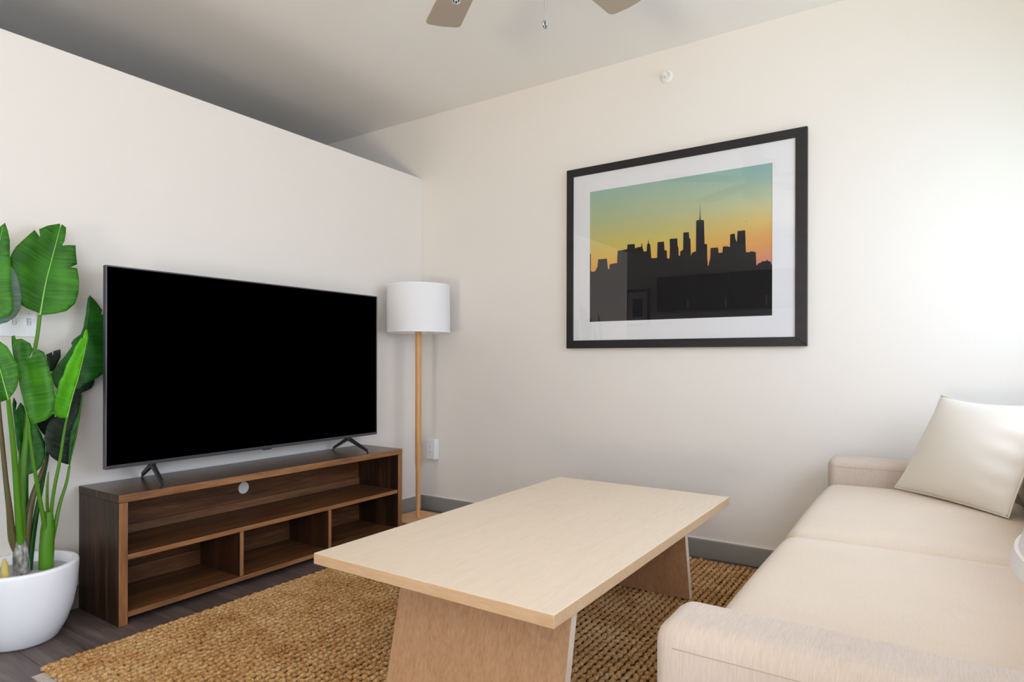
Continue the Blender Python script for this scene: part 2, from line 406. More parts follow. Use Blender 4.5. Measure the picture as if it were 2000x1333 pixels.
def glazing(name, axis, at_, hole, out, upright):
    a, b, c, e = hole; s = 0.045; d0, d1 = sorted((at_ + out * 0.075, at_ + out * 0.115)); g0, g1 = sorted((at_ + out * 0.092, at_ + out * 0.098))
    def P(u, z, d): return (d, u, z) if axis == 0 else (u, d, z)
    bm = bmesh.new()
    parts = [(a, b, c, c + s), (a, b, e - s, e), (a, a + s, c + s, e - s), (b - s, b, c + s, e - s)]
    mid = (a + b) / 2 if upright else (c + e) / 2
    parts.append((mid - s / 2, mid + s / 2, c + s, e - s) if upright else (a + s, b - s, mid - s / 2, mid + s / 2))
    for u0, u1, z0, z1 in parts: box_bm(P(u0, z0, d0), P(u1, z1, d1), bm=bm)
    wd = struct(from_bm(name, bm, M['white']))
    panes = [(a + s, mid - s / 2, c + s, e - s), (mid + s / 2, b - s, c + s, e - s)] if upright else [(a + s, b - s, c + s, mid - s / 2), (a + s, b - s, mid + s / 2, e - s)]
    for u0, u1, z0, z1 in panes: box('pane', P(u0, z0, g0), P(u1, z1, g1), M['window_glass'], wd)
    return wd
wd = glazing('window_1', 0, XR, W1, 1, False)
box('sill', (XR - 0.03, W1[0] - 0.04, W1[2] - 0.02), (XR + 0.075, W1[1] + 0.04, W1[2]), M['white'], wd, 0.004)
glazing('window_2', 0, XR, W3, 1, True)
glazing('added_door_1', 1, YREAR, W2, -1, True)  # unseen glass door, added to let fill light in from behind
BH = 0.0905
struct(box('baseboard_back', (XL, YB - 0.013, 0.0), (XR, YB, BH), M['base'], bevel=0.0015, seg=1))
struct(box('baseboard_left', (XL, -0.3, 0.0), (XL + 0.013, YB - 0.013, BH), M['base'], bevel=0.0015, seg=1))
struct(box('trim_1', (XL, YB - 0.008, BH), (XR, YB, BH + 0.008), M['wall'], bevel=0.003, seg=2))
struct(box('trim_2', (XL, -0.3, BH), (XL + 0.008, YB - 0.008, BH + 0.008), M['wall'], bevel=0.003, seg=2))

# ------------------------------------------------------------------ media console
CX0, CX1, CY0, CY1, CH = -2.845, -2.5154, 1.142, 2.654, 0.492
con = thing('media_console', 'long dark walnut media console with open compartments under the television', 'console', (-2.68, 1.9, 0))
FR = (0, 1)
Ms = [M['walnut_side'], M['walnut_edge_v']]; Mi = [M['walnut_in'], M['walnut_edge']]; Mt = [M['walnut_top'], M['walnut_edge'], M['walnut_side']]; Mv = [M['walnut_div'], M['walnut_edge_v']]
box('top_panel', (CX0, CY0, CH - 0.030), (CX1, CY1, CH), Mt, con, 0.002, 2, FR)
box('side_panel', (CX0, CY0 + 0.001, 0), (CX1 - 0.0005, CY0 + 0.034, CH - 0.0305), Ms, con, 0.002, 2, FR)
box('side_panel', (CX0, CY1 - 0.034, 0), (CX1 - 0.0005, CY1 - 0.001, CH - 0.0305), Ms, con, 0.002, 2, FR)
i0, i1 = CY0 + 0.0345, CY1 - 0.0345
box('bottom_shelf', (CX0, i0, 0.027), (CX1 - 0.002, i1, 0.048), Mi, con, 0.0015, 2, FR)
box('middle_shelf', (CX0, i0, 0.243), (CX1 - 0.004, i1, 0.263), Mi, con, 0.0015, 2, FR)
for yd in (1.640, 2.128): box('divider', (CX0 + 0.012, yd, 0.0485), (CX1 - 0.005, yd + 0.019, 0.2425), Mv, con, 0.0015, 2, FR)
# back boards; the upper one has a round cable hole
HY, HZ, HR = 1.866, 0.364, 0.030
bm = bmesh.new()
z0, z1 = 0.300, CH - 0.0305
outer = [(i0, z0), (HY - 0.09, z0), (HY + 0.09, z0), (i1, z0), (i1, z1), (HY + 0.09, z1), (HY - 0.09, z1), (i0, z1)]
N = 32; xb0, xb1 = CX0, CX0 + 0.010
for xx, flip in ((xb1, False), (xb0, True)):
    V = [bm.verts.new((xx, a, b)) for a, b in outer]
    H = [bm.verts.new((xx, HY + HR * math.cos(2 * math.pi * j / N), HZ + HR * math.sin(2 * math.pi * j / N))) for j in range(N)]
    bm.faces.new((V[0], V[1], V[6], V[7])); bm.faces.new((V[2], V[3], V[4], V[5]))
    q = [V[1], V[2], V[5], V[6]]
    for s in range(4):
        j0 = [20, 28, 4, 12][s]
        arc = [H[(j0 + t) % N] for t in range(9)]
        bm.faces.new([q[s], q[(s + 1) % 4]] + list(reversed(arc)))
    if flip: Hb = H
    else: Ha = H
for j in range(N): bm.faces.new((Ha[j], Ha[(j + 1) % N], Hb[(j + 1) % N], Hb[j]))
bmesh.ops.recalc_face_normals(bm, faces=list(bm.faces))
for v in bm.verts: v.co -= con.location
from_bm('back_panel', bm, M['walnut_in'], con)
box('back_rail', (CX0, i0, 0.2635), (CX0 + 0.016, i1, 0.2995), M['walnut_rail'], con, 0.001, 1)
box('back_panel', (CX0, i0, 0.120), (CX0 + 0.010, i1, 0.2425), M['walnut_in'], con)
box('back_rail', (CX0, i0, 0.0485), (CX0 + 0.015, i1, 0.1195), M['walnut_in'], con, 0.001, 1)
o = from_bm('cable_hole_cap', lathe_bm([(0, -2.8445), (HR - 0.001, -2.8445), (HR - 0.001, -2.838), (0, -2.838)], 32), M['white'], con)
for v in o.data.vertices: x_, y_, z_ = v.co; v.co = Vector((z_, HY + x_, HZ + y_)) - con.location
o['label'] = 'white round cable hole cap'

# ------------------------------------------------------------------ television
TX, TY0, TY1, TZ0, TZ1 = -2.700, 1.1769, 2.636, 0.5644, 1.3721
tv = thing('television', 'large flat television with a black screen standing on the walnut console', 'television', (-2.70, 1.9, CH))
b_ = 0.009
bm = bmesh.new()
for lo, hi in (((TX - 0.022, TY0, TZ0), (TX, TY0 + 0.006, TZ1)), ((TX - 0.022, TY1 - 0.006, TZ0), (TX, TY1, TZ1)),
               ((TX - 0.022, TY0 + 0.006, TZ1 - 0.006), (TX, TY1 - 0.006, TZ1)), ((TX - 0.022, TY0 + 0.006, TZ0), (TX, TY1 - 0.006, TZ0 + 0.014))):
    box_bm(L(tv, lo), L(tv, hi), 0.0012, 1, bm)
from_bm('bezel', bm, M['tv_edge'], tv)
box('screen', (TX - 0.012, TY0 + 0.0058, TZ0 + 0.0138), (TX - 0.0022, TY1 - 0.0058, TZ1 - 0.0058), M['screen'], tv)
bm = box_bm(L(tv, (TX - 0.026, TY0 + 0.002, TZ0 + 0.002)), L(tv, (TX - 0.0125, TY1 - 0.002, TZ1 - 0.002)), 0.002, 1)
box_bm(L(tv, (TX - 0.052, TY0 + 0.22, TZ0 + 0.04)), L(tv, (TX - 0.0255, TY1 - 0.22, TZ0 + 0.46)), 0.012, 2, bm)
from_bm('rear_housing', bm, M['tv_frame'], tv)
bm = box_bm(L(tv, (TX - 0.020, 1.885, TZ0 - 0.006)), L(tv, (TX - 0.002, 1.930, TZ0 + 0.0005)), 0.002, 1)
from_bm('sensor_tab', bm, M['tv_edge'], tv)
def tv_foot(front, back, apex):
    f, b, a = Vector(front), Vector(back), Vector(apex)
    bm = bmesh.new(); out = []
    for e in (f, b):
        d = (e - a); d.z = 0; dn = d.normalized(); side = Vector((-dn.y, dn.x, 0))
        path = [a - dn * 0.006, a + d * 0.10 + Vector((0, 0, -0.003)), e + Vector((0, 0, 0.014)) - dn * 0.008, e + Vector((0, 0, 0.001))]
        wd = [0.015, 0.014, 0.011, 0.009]; th = [0.020, 0.018, 0.013, 0.011]
        rings = []
        for i, p in enumerate(path):
            t = (path[min(i + 1, 3)] - path[max(i - 1, 0)]).normalized(); up = side.cross(t).normalized()
            if i == 3: up = dn
            if i == 0: up = Vector((0, 0, 1))
            rings.append([bm.verts.new(L(tv, p + side * sx_ * wd[i] / 2 + up * uz * th[i] / 2)) for sx_, uz in ((-1, -1), (1, -1), (1, 1), (-1, 1))])
        for A, B in zip(rings, rings[1:]):
            for j in range(4): bm.faces.new((A[j], A[(j + 1) % 4], B[(j + 1) % 4], B[j]))
        bm.faces.new(rings[0]); bm.faces.new(list(reversed(rings[-1])))
    box_bm(L(tv, a + Vector((-0.016, -0.012, -0.004))), L(tv, a + Vector((0.013, 0.012, 0.012))), 0.003, 1, bm)
    bmesh.ops.recalc_face_normals(bm, faces=list(bm.faces))
    from_bm('foot', bm, M['black_metal'], tv)
tv_foot((-2.580, 1.336, CH), (-2.832, 1.380, CH), (-2.709, 1.360, TZ0 - 0.006))
tv_foot((-2.548, 2.420, CH), (-2.800, 2.392, CH), (-2.709, 2.424, TZ0 - 0.006))

# ------------------------------------------------------------------ floor lamp
LX, LY = -2.651, 2.937
lamp = thing('floor_lamp', 'floor lamp with a white drum shade on a thin honey wood pole in the corner', 'lamp', (LX, LY, 0))
box('base', (LX - 0.142, LY - 0.134, 0.0), (LX + 0.150, LY + 0.158, 0.020), M['lampbase'], lamp, 0.003, 2)
o = from_bm('pole', lathe_bm([(0, 0.0205), (0.0125, 0.0205), (0.013, 0.03), (0.0125, 0.055), (0.0155, 0.10), (0.0155, 0.32), (0.0185, 0.365), (0.0185, 1.25), (0.017, 1.262), (0, 1.262)], 24), M['lampwood'], lamp); smooth_angle(o, 50)
ZS0, ZS1, RS = 1.170, 1.462, 0.197
o = from_bm('lamp_shade', lathe_bm([(RS, ZS0), (RS - 0.004, ZS1), (RS - 0.0065, ZS1), (RS - 0.0025, ZS0)], 72, closed=True), M['shade'], lamp); smooth_angle(o, 50)
for z, r in ((ZS0, RS), (ZS1, RS - 0.004)):
    zz = (z - 0.001, z + 0.010) if z == ZS0 else (z - 0.010, z + 0.001)
    o = from_bm('shade_trim', lathe_bm([(r + 0.0012, zz[0]), (r + 0.0012, zz[1]), (r - 0.0075, zz[1]), (r - 0.0075, zz[0])], 72, closed=True), M['trim'], lamp); smooth_angle(o, 40)
bm = bmesh.new()
for a in (0.3, 2.4, 4.5): tube_bm([(0.015 * math.cos(a), 0.015 * math.sin(a), 1.250), (0.191 * math.cos(a), 0.191 * math.sin(a), 1.255)], 0.002, 6, bm)
from_bm('shade_spider', bm, M['chrome'], lamp)

# ------------------------------------------------------------------ outlet, switches, sprinkler
ol = thing('wall_outlet', 'white boxed wall outlet low on the back wall beside the lamp pole', 'outlet', (-2.7445, YB, 0.41))
box('outlet_box', (-2.781, YB - 0.046, 0.343), (-2.708, YB - 0.0005, 0.478), M['white'], ol, 0.007, 3)
box('receptacle', (-2.760, YB - 0.0485, 0.376), (-2.729, YB - 0.0455, 0.446), M['trim'], ol, 0.002, 1)
for z in (0.394, 0.428):
    for dx in (-0.0065, 0.0065): box('socket_slot', (-2.7445 + dx - 0.0012, YB - 0.0488, z - 0.005), (-2.7445 + dx + 0.0012, YB - 0.0484, z + 0.005), M['slot'], ol)
sw = thing('light_switch_plate', 'wide white light switch plate on the wall behind the plant leaves', 'switch', (XL, 0.91, 1.142))
box('plate', (XL + 0.0003, 0.808, 1.084), (XL + 0.006, 1.004, 1.200), M['white'], sw, 0.003, 2)
for q in range(4):
    yy = 0.978 - 0.046 * q
    bm = bmesh.new(); zc_ = 1.142; f = 0.0014
    for lo, hi in (((yy - 0.0065, zc_ - 0.0125), (yy - 0.0065 + f, zc_ + 0.0125)), ((yy + 0.0065 - f, zc_ - 0.0125), (yy + 0.0065, zc_ + 0.0125)),
                   ((yy - 0.0065, zc_ + 0.0125 - f), (yy + 0.0065, zc_ + 0.0125)), ((yy - 0.0065, zc_ - 0.0125), (yy + 0.0065, zc_ - 0.0125 + f))):
        box_bm(L(sw, (XL + 0.0055, lo[0], lo[1])), L(sw, (XL + 0.0064, hi[0], hi[1])), bm=bm)
    from_bm('toggle_surround', bm, M['slot'], sw)
    bm = prism_bm([(0.0058, -0.006), (0.013, 0.002), (0.015, 0.009), (0.011, 0.010), (0.0058, 0.005)], 1, -0.0042, 0.0042)
    for v in bm.verts: v.co += L(sw, (XL, yy, zc_))
    from_bm('toggle', bm, M['white'], sw)
    for dz in (-0.030, 0.030):
        bm = lathe_bm([(0, 0.006), (0.003, 0.006), (0.0028, 0.0068), (0, 0.0071)], 12)
        for v in bm.verts: a, b, c = v.co; v.co = L(sw, (XL + c, yy + a, zc_ + dz + b))
        from_bm('screw', bm, M['nickel'], sw)
sp = thing('fire_sprinkler', 'small round white fire sprinkler head high on the back wall', 'sprinkler', (-1.158, YB, 2.492))
def ybm(bm, par, p):          # lathe axis z -> world -y
    for v in bm.verts: a, b, c = v.co; v.co = L(par, (p[0] + a, p[1] - c, p[2] + b))
    return bm
sP = (-1.158, YB, 2.492)
smooth_angle(from_bm('escutcheon', ybm(lathe_bm([(0.034, 0.0005), (0.034, 0.003), (0.028, 0.009), (0.021, 0.010), (0.019, 0.004), (0, 0.004)], 32), sp, sP), M['steel_white'], sp))
smooth_angle(from_bm('nozzle', ybm(lathe_bm([(0.010, 0.004), (0.010, 0.016), (0.006, 0.020), (0.0035, 0.038), (0, 0.038)], 16), sp, sP), M['steel_white'], sp))
bm = bmesh.new()
for s in (-1, 1): tube_bm([L(sp, (sP[0] + s * 0.009, sP[1] - 0.012, sP[2])), L(sp, (sP[0] + s * 0.014, sP[1] - 0.026, sP[2])), L(sp, (sP[0] + s * 0.004, sP[1] - 0.042, sP[2]))], 0.0022, 6, bm)
from_bm('frame_arm', bm, M['steel_white'], sp)
bm = lathe_bm([(0, 0.041), (0.011, 0.041), (0.012, 0.043), (0.006, 0.0445), (0, 0.0445)], 20); from_bm('deflector', ybm(bm, sp, sP), M['steel_white'], sp)

# ------------------------------------------------------------------ framed print
# world-space outlines: leaves (name, material, midrib, outline), stalks and trunks (name, path, radii, material), skyline (x, z)
LEAVES = [
["upper","mid",[[-2.735,0.9702,1.1623],[-2.7402,0.98,1.2219],[-2.7465,0.9935,1.2939],[-2.7531,1.0122,1.3695],[-2.7609,1.0349,1.4606],[-2.765,1.0465,1.5098]],[[-2.735,0.9685,1.1697],[-2.7259,0.9291,1.1836],[-2.7214,0.909,1.1949],[-2.7187,0.8898,1.2408],[-2.7184,0.8776,1.3032],[-2.7199,0.8761,1.3631],[-2.7224,0.8833,1.3826],[-2.7262,0.8956,1.4049],[-2.7339,0.923,1.4376],[-2.743,0.9557,1.4751],[-2.7469,0.9755,1.4513],[-2.7469,0.9714,1.4809],[-2.7546,1.0019,1.5009],[-2.7649,1.0448,1.5172],[-2.7635,1.0468,1.4999],[-2.7648,1.0509,1.5164],[-2.7604,1.063,1.5055],[-2.7572,1.0624,1.4823],[-2.7543,1.0561,1.4508],[-2.7537,1.0475,1.4326],[-2.7495,1.068,1.4373],[-2.7446,1.0896,1.4392],[-2.7338,1.0902,1.3656],[-2.7366,1.0695,1.3512],[-2.7317,1.0894,1.3493],[-2.7249,1.0932,1.309],[-2.721,1.0917,1.2791],[-2.7179,1.0888,1.2512],[-2.7156,1.0754,1.2095],[-2.7183,1.0489,1.1819],[-2.7249,1.0153,1.1704],[-2.7339,0.9746,1.1625]]],
["folded","mid",[[-2.66,0.8102,1.134],[-2.667,0.815,1.2484],[-2.6734,0.8225,1.3551],[-2.68,0.8416,1.4649]],[[-2.6597,0.8101,1.1305],[-2.6613,0.7649,1.1573],[-2.6665,0.7527,1.2422],[-2.673,0.7679,1.3475],[-2.6782,0.811,1.4329],[-2.6797,0.8328,1.4587],[-2.6784,0.8468,1.4739],[-2.6723,0.8527,1.4482],[-2.6657,0.856,1.4125],[-2.6588,0.8553,1.3619],[-2.6496,0.8555,1.269],[-2.6394,0.8596,1.1697],[-2.6433,0.8478,1.1496],[-2.6534,0.8252,1.1416]]],
["folded_under","under",[[-2.685,0.8207,1.1231],[-2.6931,0.8373,1.2522],[-2.7,0.8612,1.3629]],[[-2.6848,0.815,1.1211],[-2.6873,0.8157,1.1617],[-2.6931,0.8373,1.2522],[-2.7,0.8597,1.3627],[-2.6981,0.8691,1.3314],[-2.6962,0.886,1.2971],[-2.6939,0.8952,1.258],[-2.6915,0.8995,1.2164],[-2.6892,0.8961,1.1797],[-2.6873,0.8806,1.1496],[-2.6857,0.8562,1.1285],[-2.6851,0.8351,1.122]]],
["low_left","mid",[[-2.6,0.8316,0.8628],[-2.609,0.8202,0.9254],[-2.6202,0.8067,1.0031],[-2.63,0.7984,1.072]],[[-2.6,0.8316,0.8628],[-2.5897,0.8059,0.856],[-2.5791,0.7684,0.8685],[-2.5785,0.7415,0.9114],[-2.5914,0.7385,0.9779],[-2.6102,0.7598,1.0367],[-2.6304,0.7985,1.0807],[-2.6201,0.815,1.0603],[-2.6102,0.831,1.0432],[-2.6009,0.8442,1.012],[-2.5922,0.8575,0.9771],[-2.589,0.8601,0.9404],[-2.5905,0.8539,0.9056],[-2.595,0.8428,0.8798]]],
["front","mid",[[-2.6,0.8928,0.7692],[-2.6156,0.8817,0.8438],[-2.6284,0.877,0.9057],[-2.6429,0.8743,0.9767],[-2.6556,0.8725,1.0391],[-2.66,0.8709,1.0605]],[[-2.5993,0.8933,0.7675],[-2.6175,0.8793,0.8527],[-2.6307,0.8733,0.9164],[-2.6387,0.8729,0.9554],[-2.6455,0.8685,0.9881],[-2.6507,0.8619,1.0122],[-2.6588,0.8603,1.0521],[-2.6644,0.8613,1.0799],[-2.6633,0.8705,1.0826],[-2.6594,0.8729,1.0695],[-2.6477,0.8858,1.0715],[-2.6296,0.9032,1.0555],[-2.62,0.9098,1.034],[-2.6238,0.8997,1.0022],[-2.6165,0.9109,1.0197],[-2.6103,0.9205,1.0346],[-2.5972,0.933,1.0252],[-2.5857,0.9393,0.9928],[-2.5728,0.9451,0.9479],[-2.5592,0.9506,0.8913],[-2.5532,0.9519,0.8512],[-2.5564,0.9445,0.8068],[-2.5681,0.9298,0.7876],[-2.5905,0.9037,0.7742]]],
["bright","bright",[[-2.625,1.0159,0.7871],[-2.6362,1.0366,0.8605],[-2.6529,1.0717,0.9715],[-2.67,1.0992,1.0918]],[[-2.6248,1.0175,0.7851],[-2.6159,0.9897,0.7884],[-2.6093,0.9694,0.8006],[-2.6096,0.9659,0.8282],[-2.6103,0.9643,0.8502],[-2.6172,0.9794,0.8768],[-2.6232,0.9907,0.9213],[-2.6284,1.0034,0.9376],[-2.6349,1.0168,0.9796],[-2.647,1.0439,1.0219],[-2.6509,1.051,1.044],[-2.6627,1.0786,1.0832],[-2.6628,1.0807,1.0736],[-2.6691,1.0929,1.1121],[-2.6719,1.1017,1.1124],[-2.6686,1.103,1.0802],[-2.6617,1.0917,1.0313],[-2.6527,1.0727,0.9703],[-2.6439,1.054,0.9108],[-2.6362,1.0378,0.8604],[-2.6293,1.0257,0.8143]]],
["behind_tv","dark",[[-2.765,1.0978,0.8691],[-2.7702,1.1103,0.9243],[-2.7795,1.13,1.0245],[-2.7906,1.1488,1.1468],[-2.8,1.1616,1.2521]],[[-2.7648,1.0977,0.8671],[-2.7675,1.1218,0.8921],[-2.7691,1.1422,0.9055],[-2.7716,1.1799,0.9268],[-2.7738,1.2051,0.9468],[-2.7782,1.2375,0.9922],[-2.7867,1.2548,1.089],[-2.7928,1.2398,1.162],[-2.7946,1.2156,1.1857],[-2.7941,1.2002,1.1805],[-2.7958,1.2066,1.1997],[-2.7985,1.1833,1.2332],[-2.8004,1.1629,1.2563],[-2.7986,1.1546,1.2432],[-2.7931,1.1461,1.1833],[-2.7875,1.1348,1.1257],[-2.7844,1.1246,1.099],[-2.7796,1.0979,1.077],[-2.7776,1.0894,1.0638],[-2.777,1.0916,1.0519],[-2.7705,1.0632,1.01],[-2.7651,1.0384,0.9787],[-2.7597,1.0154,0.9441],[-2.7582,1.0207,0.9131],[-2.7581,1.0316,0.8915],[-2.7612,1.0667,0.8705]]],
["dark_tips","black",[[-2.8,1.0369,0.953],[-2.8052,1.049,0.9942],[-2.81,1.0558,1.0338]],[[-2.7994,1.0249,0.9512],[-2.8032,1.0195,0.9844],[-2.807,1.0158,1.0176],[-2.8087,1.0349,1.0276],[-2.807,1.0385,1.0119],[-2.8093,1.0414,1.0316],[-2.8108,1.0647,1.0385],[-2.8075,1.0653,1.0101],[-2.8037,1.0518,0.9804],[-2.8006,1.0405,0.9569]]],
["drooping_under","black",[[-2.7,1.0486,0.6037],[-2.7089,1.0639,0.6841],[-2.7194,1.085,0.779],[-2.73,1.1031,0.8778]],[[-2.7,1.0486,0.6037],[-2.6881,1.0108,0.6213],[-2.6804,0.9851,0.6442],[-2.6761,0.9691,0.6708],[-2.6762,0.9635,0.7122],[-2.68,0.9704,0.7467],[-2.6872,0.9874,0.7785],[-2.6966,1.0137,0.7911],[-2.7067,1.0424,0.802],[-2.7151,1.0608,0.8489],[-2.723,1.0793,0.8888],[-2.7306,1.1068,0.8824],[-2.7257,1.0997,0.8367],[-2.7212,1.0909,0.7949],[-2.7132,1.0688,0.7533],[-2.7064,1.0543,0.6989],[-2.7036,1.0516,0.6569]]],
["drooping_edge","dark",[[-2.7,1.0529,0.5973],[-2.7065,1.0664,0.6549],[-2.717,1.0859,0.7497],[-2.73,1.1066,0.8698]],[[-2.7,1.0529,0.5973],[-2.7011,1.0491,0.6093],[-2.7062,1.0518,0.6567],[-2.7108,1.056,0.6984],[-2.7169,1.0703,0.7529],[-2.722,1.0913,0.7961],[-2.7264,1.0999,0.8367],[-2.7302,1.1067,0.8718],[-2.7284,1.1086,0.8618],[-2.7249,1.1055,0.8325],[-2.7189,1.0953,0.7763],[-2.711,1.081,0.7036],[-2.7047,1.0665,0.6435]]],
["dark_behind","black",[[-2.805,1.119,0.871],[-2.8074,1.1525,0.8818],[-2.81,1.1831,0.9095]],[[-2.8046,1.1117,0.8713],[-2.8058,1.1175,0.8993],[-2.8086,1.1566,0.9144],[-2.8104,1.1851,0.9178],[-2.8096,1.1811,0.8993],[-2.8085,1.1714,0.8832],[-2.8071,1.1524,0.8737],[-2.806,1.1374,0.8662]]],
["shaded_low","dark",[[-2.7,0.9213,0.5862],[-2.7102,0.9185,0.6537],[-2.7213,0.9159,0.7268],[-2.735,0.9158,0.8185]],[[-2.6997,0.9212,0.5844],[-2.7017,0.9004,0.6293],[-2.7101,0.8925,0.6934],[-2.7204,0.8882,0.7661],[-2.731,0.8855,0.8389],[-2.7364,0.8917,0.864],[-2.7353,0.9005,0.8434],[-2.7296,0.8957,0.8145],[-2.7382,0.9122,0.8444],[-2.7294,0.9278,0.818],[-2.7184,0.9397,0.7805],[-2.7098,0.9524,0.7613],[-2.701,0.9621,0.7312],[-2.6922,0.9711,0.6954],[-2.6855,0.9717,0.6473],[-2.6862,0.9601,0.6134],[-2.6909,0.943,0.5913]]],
["shadow_gap","black",[[-2.77,0.9932,0.7199],[-2.7724,1.0071,0.7531],[-2.775,1.028,0.7862]],[[-2.7715,0.9709,0.7638],[-2.7735,1.0042,0.7764],[-2.7759,1.035,0.7973],[-2.7743,1.0311,0.7704],[-2.7723,1.0153,0.7446],[-2.7699,0.998,0.7136],[-2.7703,0.9851,0.7321]]]]  # shadow_gap: near-black sheet painted as the shade between leaves
STALKS = [
["olive","olive",[[-2.67,0.8175,1.1295],[-2.67,0.8221,0.9329],[-2.67,0.8309,0.7933],[-2.67,0.8383,0.699],[-2.67,0.8486,0.5699],[-2.67,0.8575,0.483],[-2.68,0.8698,0.3716],[-2.685,0.8864,0.3163]],[0.0039,0.0055,0.0063,0.0071,0.0079,0.0095,0.0128,0.0113]],
["lime","stem",[[-2.6,0.8316,0.8646],[-2.61,0.8377,0.8291],[-2.63,0.8559,0.7001],[-2.65,0.8699,0.5901],[-2.66,0.8809,0.4583],[-2.675,0.8936,0.3252]],[0.0062,0.007,0.0087,0.0095,0.0112,0.0129]],
["tall","stem",[[-2.735,0.9702,1.1623],[-2.735,0.9623,1.0884],[-2.73,0.9512,1.0224],[-2.725,0.9417,0.9291],[-2.715,0.9291,0.8185],[-2.71,0.9214,0.7437],[-2.7,0.909,0.6228],[-2.69,0.8997,0.5158],[-2.68,0.8935,0.424],[-2.675,0.8951,0.3067]],[0.0059,0.0063,0.0067,0.0075,0.0083,0.0091,0.0114,0.0138,0.0162,0.0145]],
["shoot","stem",[[-2.665,0.8836,0.6799],[-2.665,0.8845,0.6258],[-2.665,0.8823,0.5543],[-2.665,0.8855,0.4638]],[0.0012,0.0032,0.0048,0.0048]],
["crossing","stem",[[-2.6,0.8913,0.7729],[-2.605,0.894,0.7404],[-2.62,0.912,0.6299],[-2.635,0.9296,0.5389],[-2.65,0.9507,0.4363],[-2.665,0.9656,0.3645]],[0.004,0.0048,0.0056,0.0065,0.0074,0.0083]],
["brown","olive",[[-2.72,0.9883,0.6404],[-2.715,0.9705,0.5904],[-2.7,0.9385,0.5077],[-2.69,0.9197,0.4243],[-2.68,0.9058,0.3213]],[0.0034,0.0067,0.0099,0.0123,0.0138]],
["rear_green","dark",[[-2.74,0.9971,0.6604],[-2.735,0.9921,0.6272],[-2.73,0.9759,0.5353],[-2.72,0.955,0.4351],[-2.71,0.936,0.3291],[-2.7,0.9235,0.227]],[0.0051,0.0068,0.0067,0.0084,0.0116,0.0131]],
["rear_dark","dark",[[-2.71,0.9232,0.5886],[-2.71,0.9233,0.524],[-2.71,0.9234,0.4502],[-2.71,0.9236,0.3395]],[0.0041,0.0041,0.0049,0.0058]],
["spike","stem",[[-2.68,0.9786,0.589],[-2.68,0.9747,0.5373],[-2.68,0.9741,0.4721],[-2.68,0.979,0.3965]],[0.0013,0.0042,0.005,0.0058]],
["bright_stalk","stem",[[-2.625,1.0159,0.7871],[-2.63,1.0078,0.7278],[-2.64,1.0001,0.6383],[-2.65,0.9885,0.5496],[-2.66,0.9827,0.4786],[-2.67,0.9786,0.3887]],[0.0038,0.0046,0.0054,0.0058,0.0058,0.0075]],
["edge_stalk","stem",[[-2.7,1.0529,0.5973],[-2.695,1.0411,0.5361],[-2.69,1.0193,0.468],[-2.68,1.0016,0.3991],[-2.675,0.9869,0.3262]],[0.0043,0.0051,0.0059,0.0067,0.0075]]]
TRUNKS = [
["trunk","bark",[[-2.68,0.8921,0.379],[-2.68,0.8953,0.2968],[-2.68,0.8977,0.2055]],[0.0162,0.0243,0.0259]],
["trunk_green","stem",[[-2.67,0.9737,0.4456],[-2.67,0.9722,0.3808],[-2.67,0.9691,0.3072],[-2.67,0.9662,0.1966]],[0.0133,0.0216,0.0232,0.0224]],
["bud","bud",[[-2.62,0.8275,0.3215],[-2.62,0.829,0.3002],[-2.62,0.8304,0.2719],[-2.62,0.8319,0.2367]],[0.0031,0.0093,0.0117,0.0117]]]
